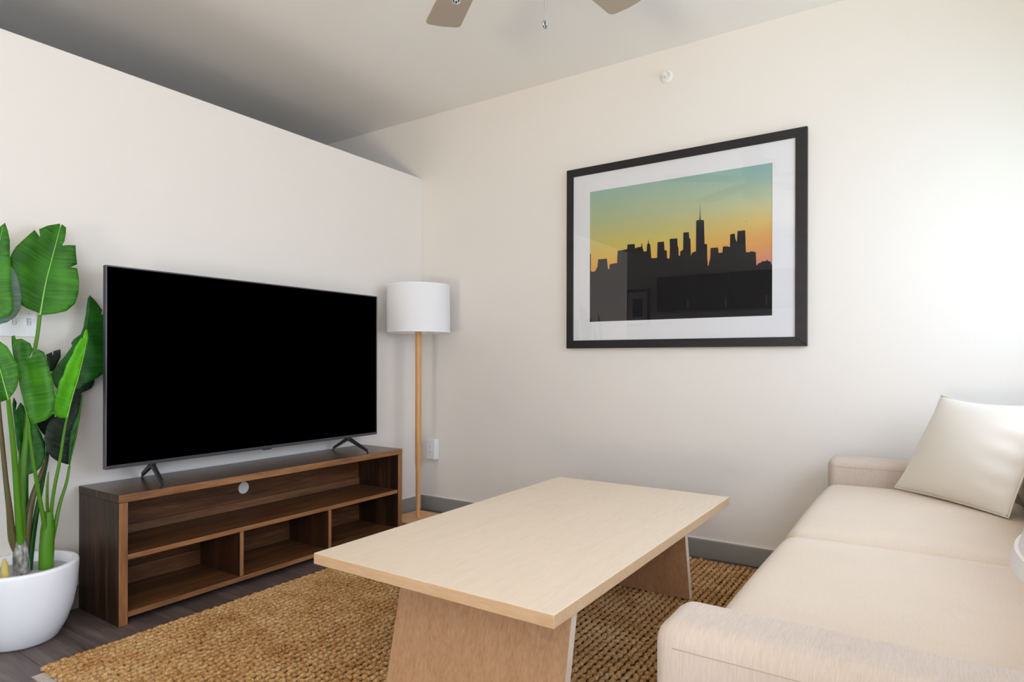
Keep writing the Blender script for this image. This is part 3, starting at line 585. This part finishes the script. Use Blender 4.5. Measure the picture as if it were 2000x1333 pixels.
SKYLINE = [[-1.5941,1.6005],[-1.5885,1.597],[-1.5882,1.5008],[-1.5781,1.4949],[-1.5614,1.4987],[-1.5481,1.5198],[-1.5427,1.5626],[-1.49,1.562],[-1.4834,1.5047],[-1.4758,1.5021],[-1.4726,1.5297],[-1.4382,1.5328],[-1.4296,1.5321],[-1.4266,1.5989],[-1.4095,1.5993],[-1.3706,1.6034],[-1.3685,1.6286],[-1.327,1.6264],[-1.3248,1.6029],[-1.3104,1.6073],[-1.292,1.6075],[-1.2859,1.6319],[-1.2828,1.6066],[-1.2757,1.5808],[-1.2595,1.5812],[-1.2575,1.6156],[-1.2525,1.6228],[-1.2495,1.6455],[-1.2465,1.6222],[-1.2394,1.6138],[-1.2353,1.5675],[-1.2332,1.5424],[-1.2193,1.5412],[-1.2014,1.5415],[-1.1996,1.6231],[-1.1642,1.6233],[-1.1611,1.5776],[-1.1484,1.5745],[-1.1474,1.5367],[-1.1386,1.5303],[-1.1338,1.5355],[-1.132,1.588],[-1.134,1.6334],[-1.0927,1.6328],[-1.0907,1.5896],[-1.0868,1.5874],[-1.0848,1.5405],[-1.0782,1.5418],[-1.0773,1.5622],[-1.0621,1.5719],[-1.0614,1.6592],[-1.0322,1.6578],[-1.0303,1.6262],[-1.0238,1.6237],[-1.0217,1.5349],[-1.0152,1.5509],[-1.0013,1.5551],[-0.9958,1.5564],[-0.9952,1.707],[-0.9915,1.7139],[-0.9786,1.7141],[-0.9768,1.7377],[-0.976,1.7971],[-0.9751,1.797],[-0.9731,1.7373],[-0.9713,1.7132],[-0.9594,1.7118],[-0.9548,1.7039],[-0.9518,1.5887],[-0.9391,1.5875],[-0.9381,1.5146],[-0.9353,1.478],[-0.9326,1.476],[-0.9236,1.5179],[-0.9219,1.5658],[-0.8844,1.5649],[-0.8816,1.5367],[-0.8631,1.5385],[-0.8614,1.5671],[-0.8412,1.5669],[-0.8272,1.562],[-0.8256,1.6242],[-0.8039,1.6254],[-0.8013,1.6003],[-0.7935,1.5817],[-0.791,1.6364],[-0.7543,1.6367],[-0.7507,1.529],[-0.7372,1.5268],[-0.7254,1.531],[-0.7045,1.5247],[-0.7019,1.459],[-0.6936,1.4688],[-0.6795,1.4728],[-0.677,1.4787],[-0.659,1.4772],[-0.6541,1.4845],[-0.6475,1.4762],[-0.6369,1.4744],[-0.6345,1.4604],[-0.6288,1.4582]]
FX0, FX1, FZ0, FZ1, FYf = -1.7381, -0.4769, 1.068, 2.0857, 3.1755
pic = thing('framed_print', 'large framed city skyline print at sunset on the back wall', 'picture', (-1.1075, YB, 1.577))
iw0, iw1, iz0, iz1 = -1.696, -0.5275, 1.112, 2.0425
def mitre(name, poly):
    bm = prism_bm([(a + 1.1075, b - 1.577) for a, b in poly], 1, FYf - YB, -0.002)
    bmesh.ops.bevel(bm, geom=[e for e in bm.edges if all(v.co.y < FYf - YB + 1e-4 for v in e.verts)], offset=0.0015, segments=1, affect='EDGES')
    return from_bm(name, bm, M['frame'], pic)
mitre('frame_rail', [(FX0, FZ0), (FX1, FZ0), (iw1, iz0), (iw0, iz0)]); mitre('frame_rail', [(FX0, FZ1), (FX1, FZ1), (iw1, iz1), (iw0, iz1)])
mitre('frame_rail', [(FX0, FZ0), (iw0, iz0), (iw0, iz1), (FX0, FZ1)]); mitre('frame_rail', [(FX1, FZ0), (iw1, iz0), (iw1, iz1), (FX1, FZ1)])
px0, px1, pz0, pz1 = -1.594, -0.6295, 1.2155, 1.944
bm = bmesh.new(); yy0, yy1 = 3.1835, 3.186; E = 0.006
for lo, hi in (((iw0 - E, iz0 - E), (px0, iz1 + E)), ((px1, iz0 - E), (iw1 + E, iz1 + E)), ((px0, iz0 - E), (px1, pz0)), ((px0, pz1), (px1, iz1 + E))):
    box_bm(L(pic, (lo[0], yy0, lo[1])), L(pic, (hi[0], yy1, hi[1])), bm=bm)
from_bm('mat_board', bm, M['mat_board'], pic)
pr_ = box('print', (px0 - 0.01, 3.1862, pz0 - 0.01), (px1 + 0.01, 3.188, pz1 + 0.01), M['sky_print'], pic)
SK = [(px0 - 0.004, SKYLINE[0][1])] + [tuple(p) for p in SKYLINE] + [(px1 + 0.004, SKYLINE[-1][1]), (px1 + 0.004, pz0 - 0.005), (px0 - 0.004, pz0 - 0.005)]
vs = [Vector((a + 1.1075, b - 1.577)) for a, b in SK]
r_ = delaunay_2d_cdt(vs, [], [list(range(len(vs)))], 1, 1e-5)
bm = bmesh.new(); V = [bm.verts.new((v.x, 3.1860 - YB, v.y)) for v in r_[0]]
for f in r_[2]: bm.faces.new([V[i] for i in f])
bmesh.ops.recalc_face_normals(bm, faces=list(bm.faces))
o = from_bm('skyline_silhouette', bm, M['ink'], pr_); o['label'] = 'black city skyline silhouette'
box('glass', (iw0 - E, 3.1795, iz0 - E), (iw1 + E, 3.1815, iz1 + E), M['glass'], pic)

# ------------------------------------------------------------------ potted plant
PX, PY = -2.691, 0.902
plant = thing('potted_banana_plant', 'tall leafy green banana plant in a round white pot beside the console', 'plant', (PX, PY, 0))
prof = [(0, 0.001), (0.100, 0.001), (0.110, 0.010), (0.134, 0.055), (0.152, 0.11), (0.1625, 0.17), (0.1675, 0.23), (0.169, 0.262), (0.1675, 0.2695), (0.162, 0.272), (0.150, 0.271), (0.1455, 0.266), (0.143, 0.24), (0.138, 0.15), (0, 0.14)]
o = from_bm('pot', lathe_bm(prof, 64), M['pot'], plant); smooth_angle(o, 60)
o = from_bm('planting_foam', lathe_bm([(0, 0.215), (0.1425, 0.215), (0.1432, 0.238), (0.10, 0.243), (0.05, 0.240), (0, 0.243)], 40), M['foam'], plant); smooth_angle(o, 60)
def loc(p): return Vector(p) - plant.location
def make_leaf(spec):
    nm, mt, mid, ol = spec
    mid = [loc(p) for p in mid]; ol = [loc(p) for p in ol]
    ring = []
    for i, p in enumerate(ol):                       # densify the outline
        q = ol[(i + 1) % len(ol)]; n_ = max(1, int((q - p).length / 0.012))
        ring += [p.lerp(q, j / n_) for j in range(n_)]
    midd = spline(mid, 6)
    pts = [Vector((p.y, p.z)) for p in ring]
    src = ring + midd
    def depth(y, z):
        s = wt = 0
        for p in src:
            d2 = (p.y - y) ** 2 + (p.z - z) ** 2
            g_ = 1 / (d2 * d2 + 1e-12); s += g_ * p.x; wt += g_
        return s / wt
    def inside(y, z):
        c = False; n_ = len(pts); j = n_ - 1
        for i in range(n_):
            a, b = pts[i], pts[j]
            if (a.y > z) != (b.y > z) and y < (b.x - a.x) * (z - a.y) / (b.y - a.y) + a.x: c = not c
            j = i
        return c
    allp = list(pts); st = 0.013
    y0 = min(p.x for p in pts); y1 = max(p.x for p in pts); z0 = min(p.y for p in pts); z1 = max(p.y for p in pts)
    for i in range(int((y1 - y0) / st) + 1):
        for j in range(int((z1 - z0) / st) + 1):
            a, b = y0 + (i + 0.5 * (j % 2)) * st, z0 + (j + 0.5) * st
            if inside(a, b) and min((p.x - a) ** 2 + (p.y - b) ** 2 for p in pts) > (0.5 * st) ** 2: allp.append(Vector((a, b)))
    res = delaunay_2d_cdt(allp, [], [list(range(len(pts)))], 1, 1e-5)
    base, tip = mid[0], mid[-1]; ax = Vector((tip.y - base.y, tip.z - base.z)).normalized(); pe = Vector((-ax.y, ax.x))
    bm = bmesh.new(); uvl = bm.loops.layers.uv.new('uv'); V = []; UV = []
    for v in res[0]:
        s = (Vector((v.x - base.y, v.y - base.z))).dot(ax); q = (Vector((v.x - base.y, v.y - base.z))).dot(pe)
        x = depth(v.x, v.y) + (0.004 if nm == 'drooping_under' else 0.0016) * math.sin((s - 0.35 * abs(q)) * (300 if nm == 'drooping_under' else 420)) * min(1, abs(q) / 0.03)
        V.append(bm.verts.new((x, v.x, v.y))); UV.append((s - 0.25 * abs(q), q))
    for f in res[2]:
        fc = bm.faces.new([V[i] for i in f])
        for lp, i in zip(fc.loops, f): lp[uvl].uv = UV[i]
    bmesh.ops.recalc_face_normals(bm, faces=list(bm.faces))
    if sum(f.normal.x for f in bm.faces) < 0: bmesh.ops.reverse_faces(bm, faces=list(bm.faces))
    lf = from_bm('leaf', bm, M[mt], plant, smooth=True)
    sm = lf.modifiers.new('thickness', 'SOLIDIFY'); sm.thickness = 0.0012; sm.offset = -1
    if nm in LEAF_LABEL: lf['label'] = LEAF_LABEL[nm]
    if nm not in ('folded_under', 'dark_tips', 'dark_behind', 'shadow_gap', 'drooping_under'):
        md = spline([p + Vector((0.0012, 0, 0)) for p in mid], 5)
        n_ = len(md); r0 = 0.0034 if nm == 'upper' else 0.0022
        tb = tube_bm(md, [r0 * (1 - 0.8 * i / (n_ - 1)) for i in range(n_)], 6)
        from_bm('midrib', tb, M['midrib'] if nm in ('upper', 'low_left', 'bright', 'folded') else M['stem'], lf, smooth=True)
LEAF_LABEL = {'bright': 'bright lime young leaf', 'upper': 'broad upper leaf with torn edges', 'folded_under': 'grey green leaf underside', 'behind_tv': 'dark green leaf reaching behind the television', 'drooping_under': 'blackish ribbed drooping leaf', 'dark_tips': 'blackish leaf tips'}
for s in LEAVES: make_leaf(s)
for nm, mt, pts, rr in STALKS:
    p = spline([loc(q) for q in pts], 5); r2 = interp(rr, 5)
    from_bm('leaf_stalk', tube_bm(p, r2, 10), M[mt], plant, smooth=True)
for nm, mt, pts, rr in TRUNKS:
    p = spline([loc(q) for q in pts], 5); r2 = interp(rr, 5)
    o = from_bm({'trunk': 'trunk', 'trunk_green': 'trunk', 'bud': 'young_shoot'}[nm], tube_bm(p, r2, 16), M[mt], plant, smooth=True)
    if nm == 'trunk': o['label'] = 'mottled grey trunk'
    if nm == 'trunk_green': o['label'] = 'bright green trunk'

# ------------------------------------------------------------------ coffee table
AX0, AX1, AY0, AY1, AH, AT = -1.515, -0.6995, 1.2239, 2.697, 0.430, 0.0325
tab = thing('coffee_table', 'pale oak coffee table with a thick rectangular top and slanted panel legs', 'table', (-1.1, 1.95, 0.016))
bm = box_bm(L(tab, (AX0, AY0, AH - AT)), L(tab, (AX1, AY1, AH)), 0.0022, 2)
for f in bm.faces:
    f.normal_update()
    if abs(f.normal.x) > 0.7 or abs(f.normal.y) > 0.7: f.material_index = 1
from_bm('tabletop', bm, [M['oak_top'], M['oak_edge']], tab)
zb, zt = 0.0175, AH - AT - 0.0004
def panel(x0, x1, yb, kk, th):
    bm = bmesh.new()
    q = [(yb, zb), (yb + kk * (zt - zb), zt), (yb + th + kk * (zt - zb), zt), (yb + th, zb)]
    prism_bm([(a - tab.location.y, b - tab.location.z) for a, b in q], 0, x0 - tab.location.x, x1 - tab.location.x, bm)
    bmesh.ops.bevel(bm, geom=list(bm.edges), offset=0.0012, segments=1, affect='EDGES')
    for f in bm.faces:
        f.normal_update()
        if abs(f.normal.x) > 0.8: f.material_index = 1
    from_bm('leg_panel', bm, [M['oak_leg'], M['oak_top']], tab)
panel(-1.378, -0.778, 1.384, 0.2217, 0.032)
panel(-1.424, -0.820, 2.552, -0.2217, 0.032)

# ------------------------------------------------------------------ rug
RX0, RX1, RY0, RY1 = -2.375, -0.20, 0.845, 3.118
rug = thing('jute_rug', 'chunky braided golden jute rug on the dark floor under the coffee table', 'rug', ((RX0 + RX1) / 2, (RY0 + RY1) / 2, 0))
box('rug_backing', (RX0 + 0.012, RY0 + 0.012, 0.0042), (RX1 - 0.012, RY1 - 0.012, 0.0062), M['backing'], rug)
PITCH = 0.0262
def rope(seed):
    """one braided row: a chain of plump knots, thrown left and right in turn"""
    rnd = random.Random(seed); ln = RY1 - RY0; s = -ln / 2; P = []; R_ = []; k2 = rnd.randint(0, 1)
    while s < ln / 2:
        p = rnd.uniform(0.0148, 0.0222); r = rnd.uniform(0.0088, 0.0114); dx = (0.0026 if k2 % 2 else -0.0026) + rnd.uniform(-0.0012, 0.0012); dz = rnd.uniform(-0.0012, 0.0016); k2 += 1
        for f, g in ((0.04, 0.62), (0.2, 0.88), (0.42, 1.0), (0.64, 0.98), (0.84, 0.84)):
            P.append((dx * (1 - abs(f - 0.5)) + (f - 0.5) * 0.005 * (1 if k2 % 2 else -1), s + f * p, 0.0105 + dz * g)); R_.append(r * g)
        s += p
    bm = tube_bm(P, R_, 8)
    for v in bm.verts: v.co.z = 0.0105 + (v.co.z - 0.0105) * 0.9
    me = bpy.data.meshes.new('jute_row'); bm.to_mesh(me); bm.free()
    for p in me.polygons: p.use_smooth = True
    me.materials.append(M['jute']); return me
variants = [rope(s) for s in range(9)]
nrow = int((RX1 - RX0) / PITCH)
for i in range(nrow):
    o = bpy.data.objects.new('jute_row', variants[(i * 4 + i // 9) % 9]); COL.objects.link(o); o.parent = rug
    o.location = (RX0 + PITCH * (i + 0.5) - rug.location.x, random.uniform(-0.006, 0.006), random.uniform(-0.0006, 0.0006))
    if i % 2: o.rotation_euler = (0, 0, math.pi)
pad = tag(box('rug_pad', (RX0 + 0.03, 0.812, 0.0004), (RX1 - 0.03, RY1 - 0.03, 0.004), M['pad']), 'thin pale grey rug pad peeking from under the jute rug corner', 'rug pad')

# ------------------------------------------------------------------ sofa
SY0, SY1, SX0 = 0.950, 3.128, -0.368
sofa = thing('sofa', 'cream fabric sofa with two seat cushions along the right side', 'sofa', (0.1, 2.04, 0))
AZ = 0.588
box('base_frame', (SX0 + 0.012, SY0 + 0.02, 0.14), (0.56, SY1 - 0.02, 0.30), M['sofa'], sofa, 0.02, 3)
def arm(y0, y1):
    bm = box_bm(L(sofa, (SX0, y0, 0.13)), L(sofa, (0.58, y1, AZ)), 0.036, 6)
    o = smooth_angle(from_bm('armrest', bm, M['sofa_arm'], sofa), 60)
    return o
a1 = arm(SY0, SY0 + 0.150); a2 = arm(SY1 - 0.150, SY1)
def seam(par, pts, r=0.0013): from_bm('seam', tube_bm([L(sofa, p) for p in pts], r, 6), M['seam'], par, smooth=True)
for a_, yv, s in ((a1, SY0, -1), (a1, SY0 + 0.15, 1), (a2, SY1 - 0.15, -1), (a2, SY1, 1)):
    seam(a_, [(SX0 + 0.012, yv - s * 0.022, AZ - 0.036), (SX0 + 0.036, yv - s * 0.0006, AZ - 0.034), (0.54, yv - s * 0.0006, AZ - 0.034)])
yi0, yi1 = SY0 + 0.152, SY1 - 0.152; ym = (yi0 + yi1) / 2
for a_, b_2 in ((yi0, ym - 0.001), (ym + 0.001, yi1)):
    cushion('seat_cushion', (SX0 - 0.008, a_, 0.302), (0.30, b_2, 0.484), M['sofa'], sofa, 0.055, 0.016, 20, 0.012)
# reclined back and its two cushions
bm = prism_bm([(0.42, 0.14), (0.58, 0.14), (0.60, 0.82), (0.50, 0.82)], 1, SY0 + 0.02 - 2.04, SY1 - 0.02 - 2.04)
for v in bm.verts: v.co.x -= 0.1
bmesh.ops.bevel(bm, geom=list(bm.edges), offset=0.025, segments=4, affect='EDGES')
smooth_angle(from_bm('back_frame', bm, M['sofa'], sofa), 60)
for a_, b_2 in ((yi0, ym - 0.001), (ym + 0.001, yi1)):
    o = cushion('back_cushion', (0.250, a_, 0.492), (0.420, b_2, 0.86), M['sofa'], sofa, 0.06, 0.012, 18, 0.03)
    for v in o.data.vertices: v.co.x += (v.co.z - 0.49) * 0.27
for x in (SX0 + 0.06, 0.50):
    for y in (SY0 + 0.07, SY1 - 0.07):
        bm = lathe_bm([(0, 0.0215 if x < 0 else 0.001), (0.018, 0.0215 if x < 0 else 0.001), (0.026, 0.145), (0, 0.145)], 16)
        for v in bm.verts: v.co += L(sofa, (x, y, 0))
        from_bm('leg', bm, M['walnut_side'], sofa)

# ------------------------------------------------------------------ throw pillow
BL, BR, TL = Vector((-0.117, 2.912, 0.500)), Vector((0.208, 2.552, 0.500)), Vector((0.034, 3.000, 0.866))
e1 = BR - BL; e2 = TL - BL; nn = e2.cross(e1).normalized()
if nn.x > 0: nn = -nn
ctr = BL + e1 / 2 + e2 / 2
bm = bmesh.new(); G = 44; sheets = []
for side in (1, -1):
    grid = []
    for j in range(G + 1):
        rowv = []
        for i in range(G + 1):
            a, b = 2 * i / G - 1, 2 * j / G - 1
            th = (max(0, 1 - a * a) * max(0, 1 - b * b)) ** 0.68
            pin = lambda t: 0.085 * (1 - t * t)
            aa = a * (1 - pin(b) * abs(a) ** 2) ; bb = b * (1 - (1.5 if b > 0 else 0.35) * pin(a) * abs(b) ** 2)
            wr = 0.006 * math.sin(b * 17 + 2.5 * a) * max(0, a - 0.35) * (1 - b * b) + 0.005 * math.sin(a * 13 - b * 9) * max(0, -b - 0.5) * (1 - a * a)
            p = e1 / 2 * aa + e2 / 2 * bb + nn * side * (0.086 * th + (wr if th > 0.05 else 0))
            rowv.append(p)
        grid.append(rowv)
    sheets.append(grid)
vm = {}
def gv(s, i, j):
    if i in (0, G) or j in (0, G): s = 0
    if (s, i, j) not in vm: vm[(s, i, j)] = bm.verts.new(sheets[s][j][i])
    return vm[(s, i, j)]
for s in (0, 1):
    for j in range(G):
        for i in range(G):
            q = [gv(s, i, j), gv(s, i + 1, j), gv(s, i + 1, j + 1), gv(s, i, j + 1)]
            bm.faces.new(q if s == 0 else list(reversed(q)))
bmesh.ops.recalc_face_normals(bm, faces=list(bm.faces))
pil = thing('throw_pillow', 'square ivory throw pillow leaning in the far corner of the sofa', 'pillow', ctr)
cov = from_bm('pillow_cover', bm, M['pillow'], pil, smooth=True)
edge = [sheets[0][0][i] for i in range(G + 1)] + [sheets[0][j][G] for j in range(1, G + 1)] + [sheets[0][G][i] for i in range(G - 1, -1, -1)] + [sheets[0][j][0] for j in range(G - 1, -1, -1)]
from_bm('piping', tube_bm(edge, 0.0028, 6), M['pillow'], pil, smooth=True)

# ------------------------------------------------------------------ ceiling fan
HX, HYf = -1.048, 1.513
fan = thing('ceiling_fan', 'ceiling fan with taupe blades and chrome pull chains overhead', 'fan', (HX, HYf, ZC))
def fz(z): return z - ZC
smooth_angle(from_bm('canopy', lathe_bm([(0, fz(ZC - 0.001)), (0.07, fz(ZC - 0.001)), (0.068, fz(ZC - 0.03)), (0.03, fz(ZC - 0.06)), (0, fz(ZC - 0.06))], 32), M['nickel'], fan))
from_bm('downrod', tube_bm([(0, 0, fz(ZC - 0.055)), (0, 0, fz(2.46))], 0.012, 16), M['nickel'], fan, smooth=True)
smooth_angle(from_bm('motor_housing', lathe_bm([(0, fz(2.47)), (0.05, fz(2.47)), (0.11, fz(2.45)), (0.125, fz(2.40)), (0.12, fz(2.35)), (0.09, fz(2.325)), (0.09, fz(2.30)), (0.13, fz(2.285)), (0.13, fz(2.262)), (0, fz(2.262))], 40), M['nickel'], fan))
smooth_angle(from_bm('light_bowl', lathe_bm([(0.125, fz(2.2615)), (0.118, fz(2.23)), (0.085, fz(2.195)), (0.04, fz(2.178)), (0, fz(2.175))], 40), M['glass_white'], fan))
def blade(deg):
    bm = bmesh.new(); R0, R1, W0, W1 = 0.17, 0.705, 0.052, 0.070
    pts = [(R0, -W0), (R1 - 0.028, -W1)]
    for j in range(7): a = -math.pi / 2 + (math.pi / 2) * j / 6; pts.append((R1 - 0.022 + 0.022 * math.cos(a), -W1 + 0.022 + 0.022 * math.sin(a)))
    pts.append((R1 + 0.004, 0.0))
    for j in range(7): a = (math.pi / 2) * j / 6; pts.append((R1 - 0.022 + 0.022 * math.cos(a), W1 - 0.022 + 0.022 * math.sin(a)))
    pts += [(R1 - 0.028, W1), (R0, W0)]
    prism_bm(pts, 2, -0.003, 0.003, bm)
    rot = Matrix.Rotation(math.radians(deg), 4, 'Z') @ Matrix.Rotation(math.radians(-4), 4, 'X')
    for v in bm.verts: v.co = rot @ v.co + Vector((0, 0, fz(2.33)))
    b2 = from_bm('blade', bm, M['blade'], fan)
    bm = bmesh.new(); box_bm((0.085, -0.016, 0.003), (0.26, 0.016, 0.009), 0.002, 1, bm)
    for v in bm.verts: v.co = rot @ v.co + Vector((0, 0, fz(2.33)))
    from_bm('blade_iron', bm, M['nickel'], b2)
A1, A2 = math.degrees(math.atan2(1.92 - HYf, -1.605 - HX)), math.degrees(math.atan2(2.215 - HYf, -0.953 - HX))
gap = (360 - (A1 - A2)) / 4
for q in [A2, A1] + [A1 + gap * i for i in (1, 2, 3)]: blade(q)
def chain(p, top):
    p = Vector(p)
    n_ = 1
    o = from_bm('pull_chain', tube_bm([L(fan, (p.x, p.y, top)), L(fan, (p.x, p.y, p.z + 0.015))], 0.0009, 6), M['nickel'], fan)
    # chrome disc fob with a raised letter H on both faces, seen from below
    bm = bmesh.new(); ring = []; R, rr = 0.0105, 0.0019; N1, N2 = 28, 8
    for i in range(N1):
        a = 2 * math.pi * i / N1
        ring.append([bm.verts.new(((R + rr * math.cos(2 * math.pi * j / N2)) * math.cos(a), rr * 1.6 * math.sin(2 * math.pi * j / N2), (R + rr * math.cos(2 * math.pi * j / N2)) * math.sin(a))) for j in range(N2)])
    for i in range(N1):
        for j in range(N2): bm.faces.new((ring[i][j], ring[(i + 1) % N1][j], ring[(i + 1) % N1][(j + 1) % N2], ring[i][(j + 1) % N2]))
    return o, bm
for p, top, az in (((-0.940, 1.584, 1.981), 2.263, 92), ((-1.156, 1.441, 2.050), 2.263, 30)):
    o, bm = chain(p, top)
    rot = Matrix.Translation(L(fan, p)) @ Matrix.Rotation(math.radians(az), 4, 'Z')
    for v in bm.verts: v.co = rot @ v.co
    f = from_bm('fob', bm, M['chrome'], o, smooth=True)
    bm = bmesh.new(); Y = 0.0026
    bmesh.ops.create_cone(bm, cap_ends=True, segments=24, radius1=0.0092, radius2=0.0092, depth=0.002, matrix=Matrix.Rotation(math.pi / 2, 4, 'X'))
    for v in bm.verts: v.co = rot @ v.co
    from_bm('fob_disc', bm, M['black_metal'], o)
    bm = bmesh.new()
    for lo, hi in (((-0.0051, -Y, -0.0066), (-0.0026, Y, 0.0066)), ((0.0026, -Y, -0.0066), (0.0051, Y, 0.0066)), ((-0.003, -Y * 0.98, -0.0013), (0.003, Y * 0.98, 0.0013))):
        box_bm(lo, hi, bm=bm)
    for v in bm.verts: v.co = rot @ v.co
    from_bm('fob_emblem', bm, M['chrome'], o)

# ------------------------------------------------------------------ table lamp by the near arm, on an end table
TLx, TLy = 0.274, 0.618
et = thing('end_table', 'small square oak end table beside the near sofa arm under the table lamp', 'table', (TLx, TLy, 0))
box('tabletop', (TLx - 0.22, TLy - 0.22, 0.50), (TLx + 0.22, TLy + 0.22, 0.525), M['oak_top'], et, 0.003, 2)
for sx_ in (-1, 1):
    for sy_ in (-1, 1): box('leg', (TLx + sx_ * 0.19 - 0.018, TLy + sy_ * 0.19 - 0.018, 0.0), (TLx + sx_ * 0.19 + 0.018, TLy + sy_ * 0.19 + 0.018, 0.4995), M['oak_leg'], et, 0.002, 1)
tl = thing('table_lamp', 'table lamp with a flared white shade at the right edge, before the near armrest', 'lamp', (TLx, TLy, 0.5255))
smooth_angle(from_bm('lamp_base', lathe_bm([(0, 0), (0.075, 0), (0.075, 0.012), (0.03, 0.02), (0.05, 0.09), (0.055, 0.14), (0.03, 0.22), (0.012, 0.25), (0.01, 0.36), (0, 0.36)], 32), M['pot'], tl))
zb0, zb1 = 0.843 - 0.5255, 1.10 - 0.5255
def rz(z): return 0.220 + (0.152 - 0.220) * (z - zb0) / (zb1 - zb0)
smooth_angle(from_bm('lamp_shade', lathe_bm([(rz(zb0), zb0), (rz(zb1), zb1), (rz(zb1) - 0.003, zb1), (rz(zb0) - 0.003, zb0)], 72, closed=True), M['shade'], tl))
for za, zbb in ((zb0 - 0.001, zb0 + 0.011), (zb1 - 0.011, zb1 + 0.001)):
    smooth_angle(from_bm('shade_trim', lathe_bm([(rz(za) + 0.0025, za), (rz(zbb) + 0.0025, zbb), (rz(zbb) - 0.005, zbb), (rz(za) - 0.005, za)], 72, closed=True), M['trim'], tl))
bm = bmesh.new()
for a in (0.3, 2.4, 4.5): tube_bm([(0.009 * math.cos(a), 0.009 * math.sin(a), 0.34), (0.208 * math.cos(a), 0.208 * math.sin(a), 0.335)], 0.0018, 6, bm)
from_bm('shade_spider', bm, M['chrome'], tl)

# ------------------------------------------------------------------ rear wall pieces that mirror in the picture glass
KT, KB = 2.20, 1.70
for i in range(4):
    x0 = -3.30 + i * 0.52
    c = thing('kitchen_cabinet', 'espresso wall cabinet, %s of four mirrored in the picture glass' % ('leftmost', 'second from the left', 'second from the right', 'rightmost')[i], 'cabinet', (x0 + 0.26, YREAR, KB), 'wall cabinets mirrored in the picture glass')
    box('carcass', (x0 + 0.002, YREAR + 0.001, KB), (x0 + 0.518, YREAR + 0.32, KT), M['cab'], c, 0.002, 1)
    d_ = box('door', (x0 + 0.006, YREAR + 0.3215, KB + 0.004), (x0 + 0.514, YREAR + 0.34, KT - 0.004), M['cab'], c, 0.003, 1)
    box('handle', (x0 + 0.46, YREAR + 0.3405, KB + 0.03), (x0 + 0.472, YREAR + 0.36, KB + 0.16), M['nickel'], d_, 0.002, 1)
rp = thing('wall_picture', 'small black framed picture mirrored in the glass of the skyline print', 'picture', (-3.72, YREAR, 1.80))
bm = bmesh.new()
for lo, hi in (((-3.92, 1.52), (-3.88, 2.08)), ((-3.56, 1.52), (-3.52, 2.08)), ((-3.88, 1.52), (-3.56, 1.56)), ((-3.88, 2.04), (-3.56, 2.08))):
    box_bm(L(rp, (lo[0], YREAR + 0.001, lo[1])), L(rp, (hi[0], YREAR + 0.025, hi[1])), bm=bm)
from_bm('frame', bm, M['frame'], rp)
box('mat_board', (-3.88, YREAR + 0.001, 1.56), (-3.56, YREAR + 0.012, 2.04), M['mat_board'], rp)
box('print', (-3.80, YREAR + 0.0125, 1.66), (-3.64, YREAR + 0.014, 1.94), M['ink'], rp)
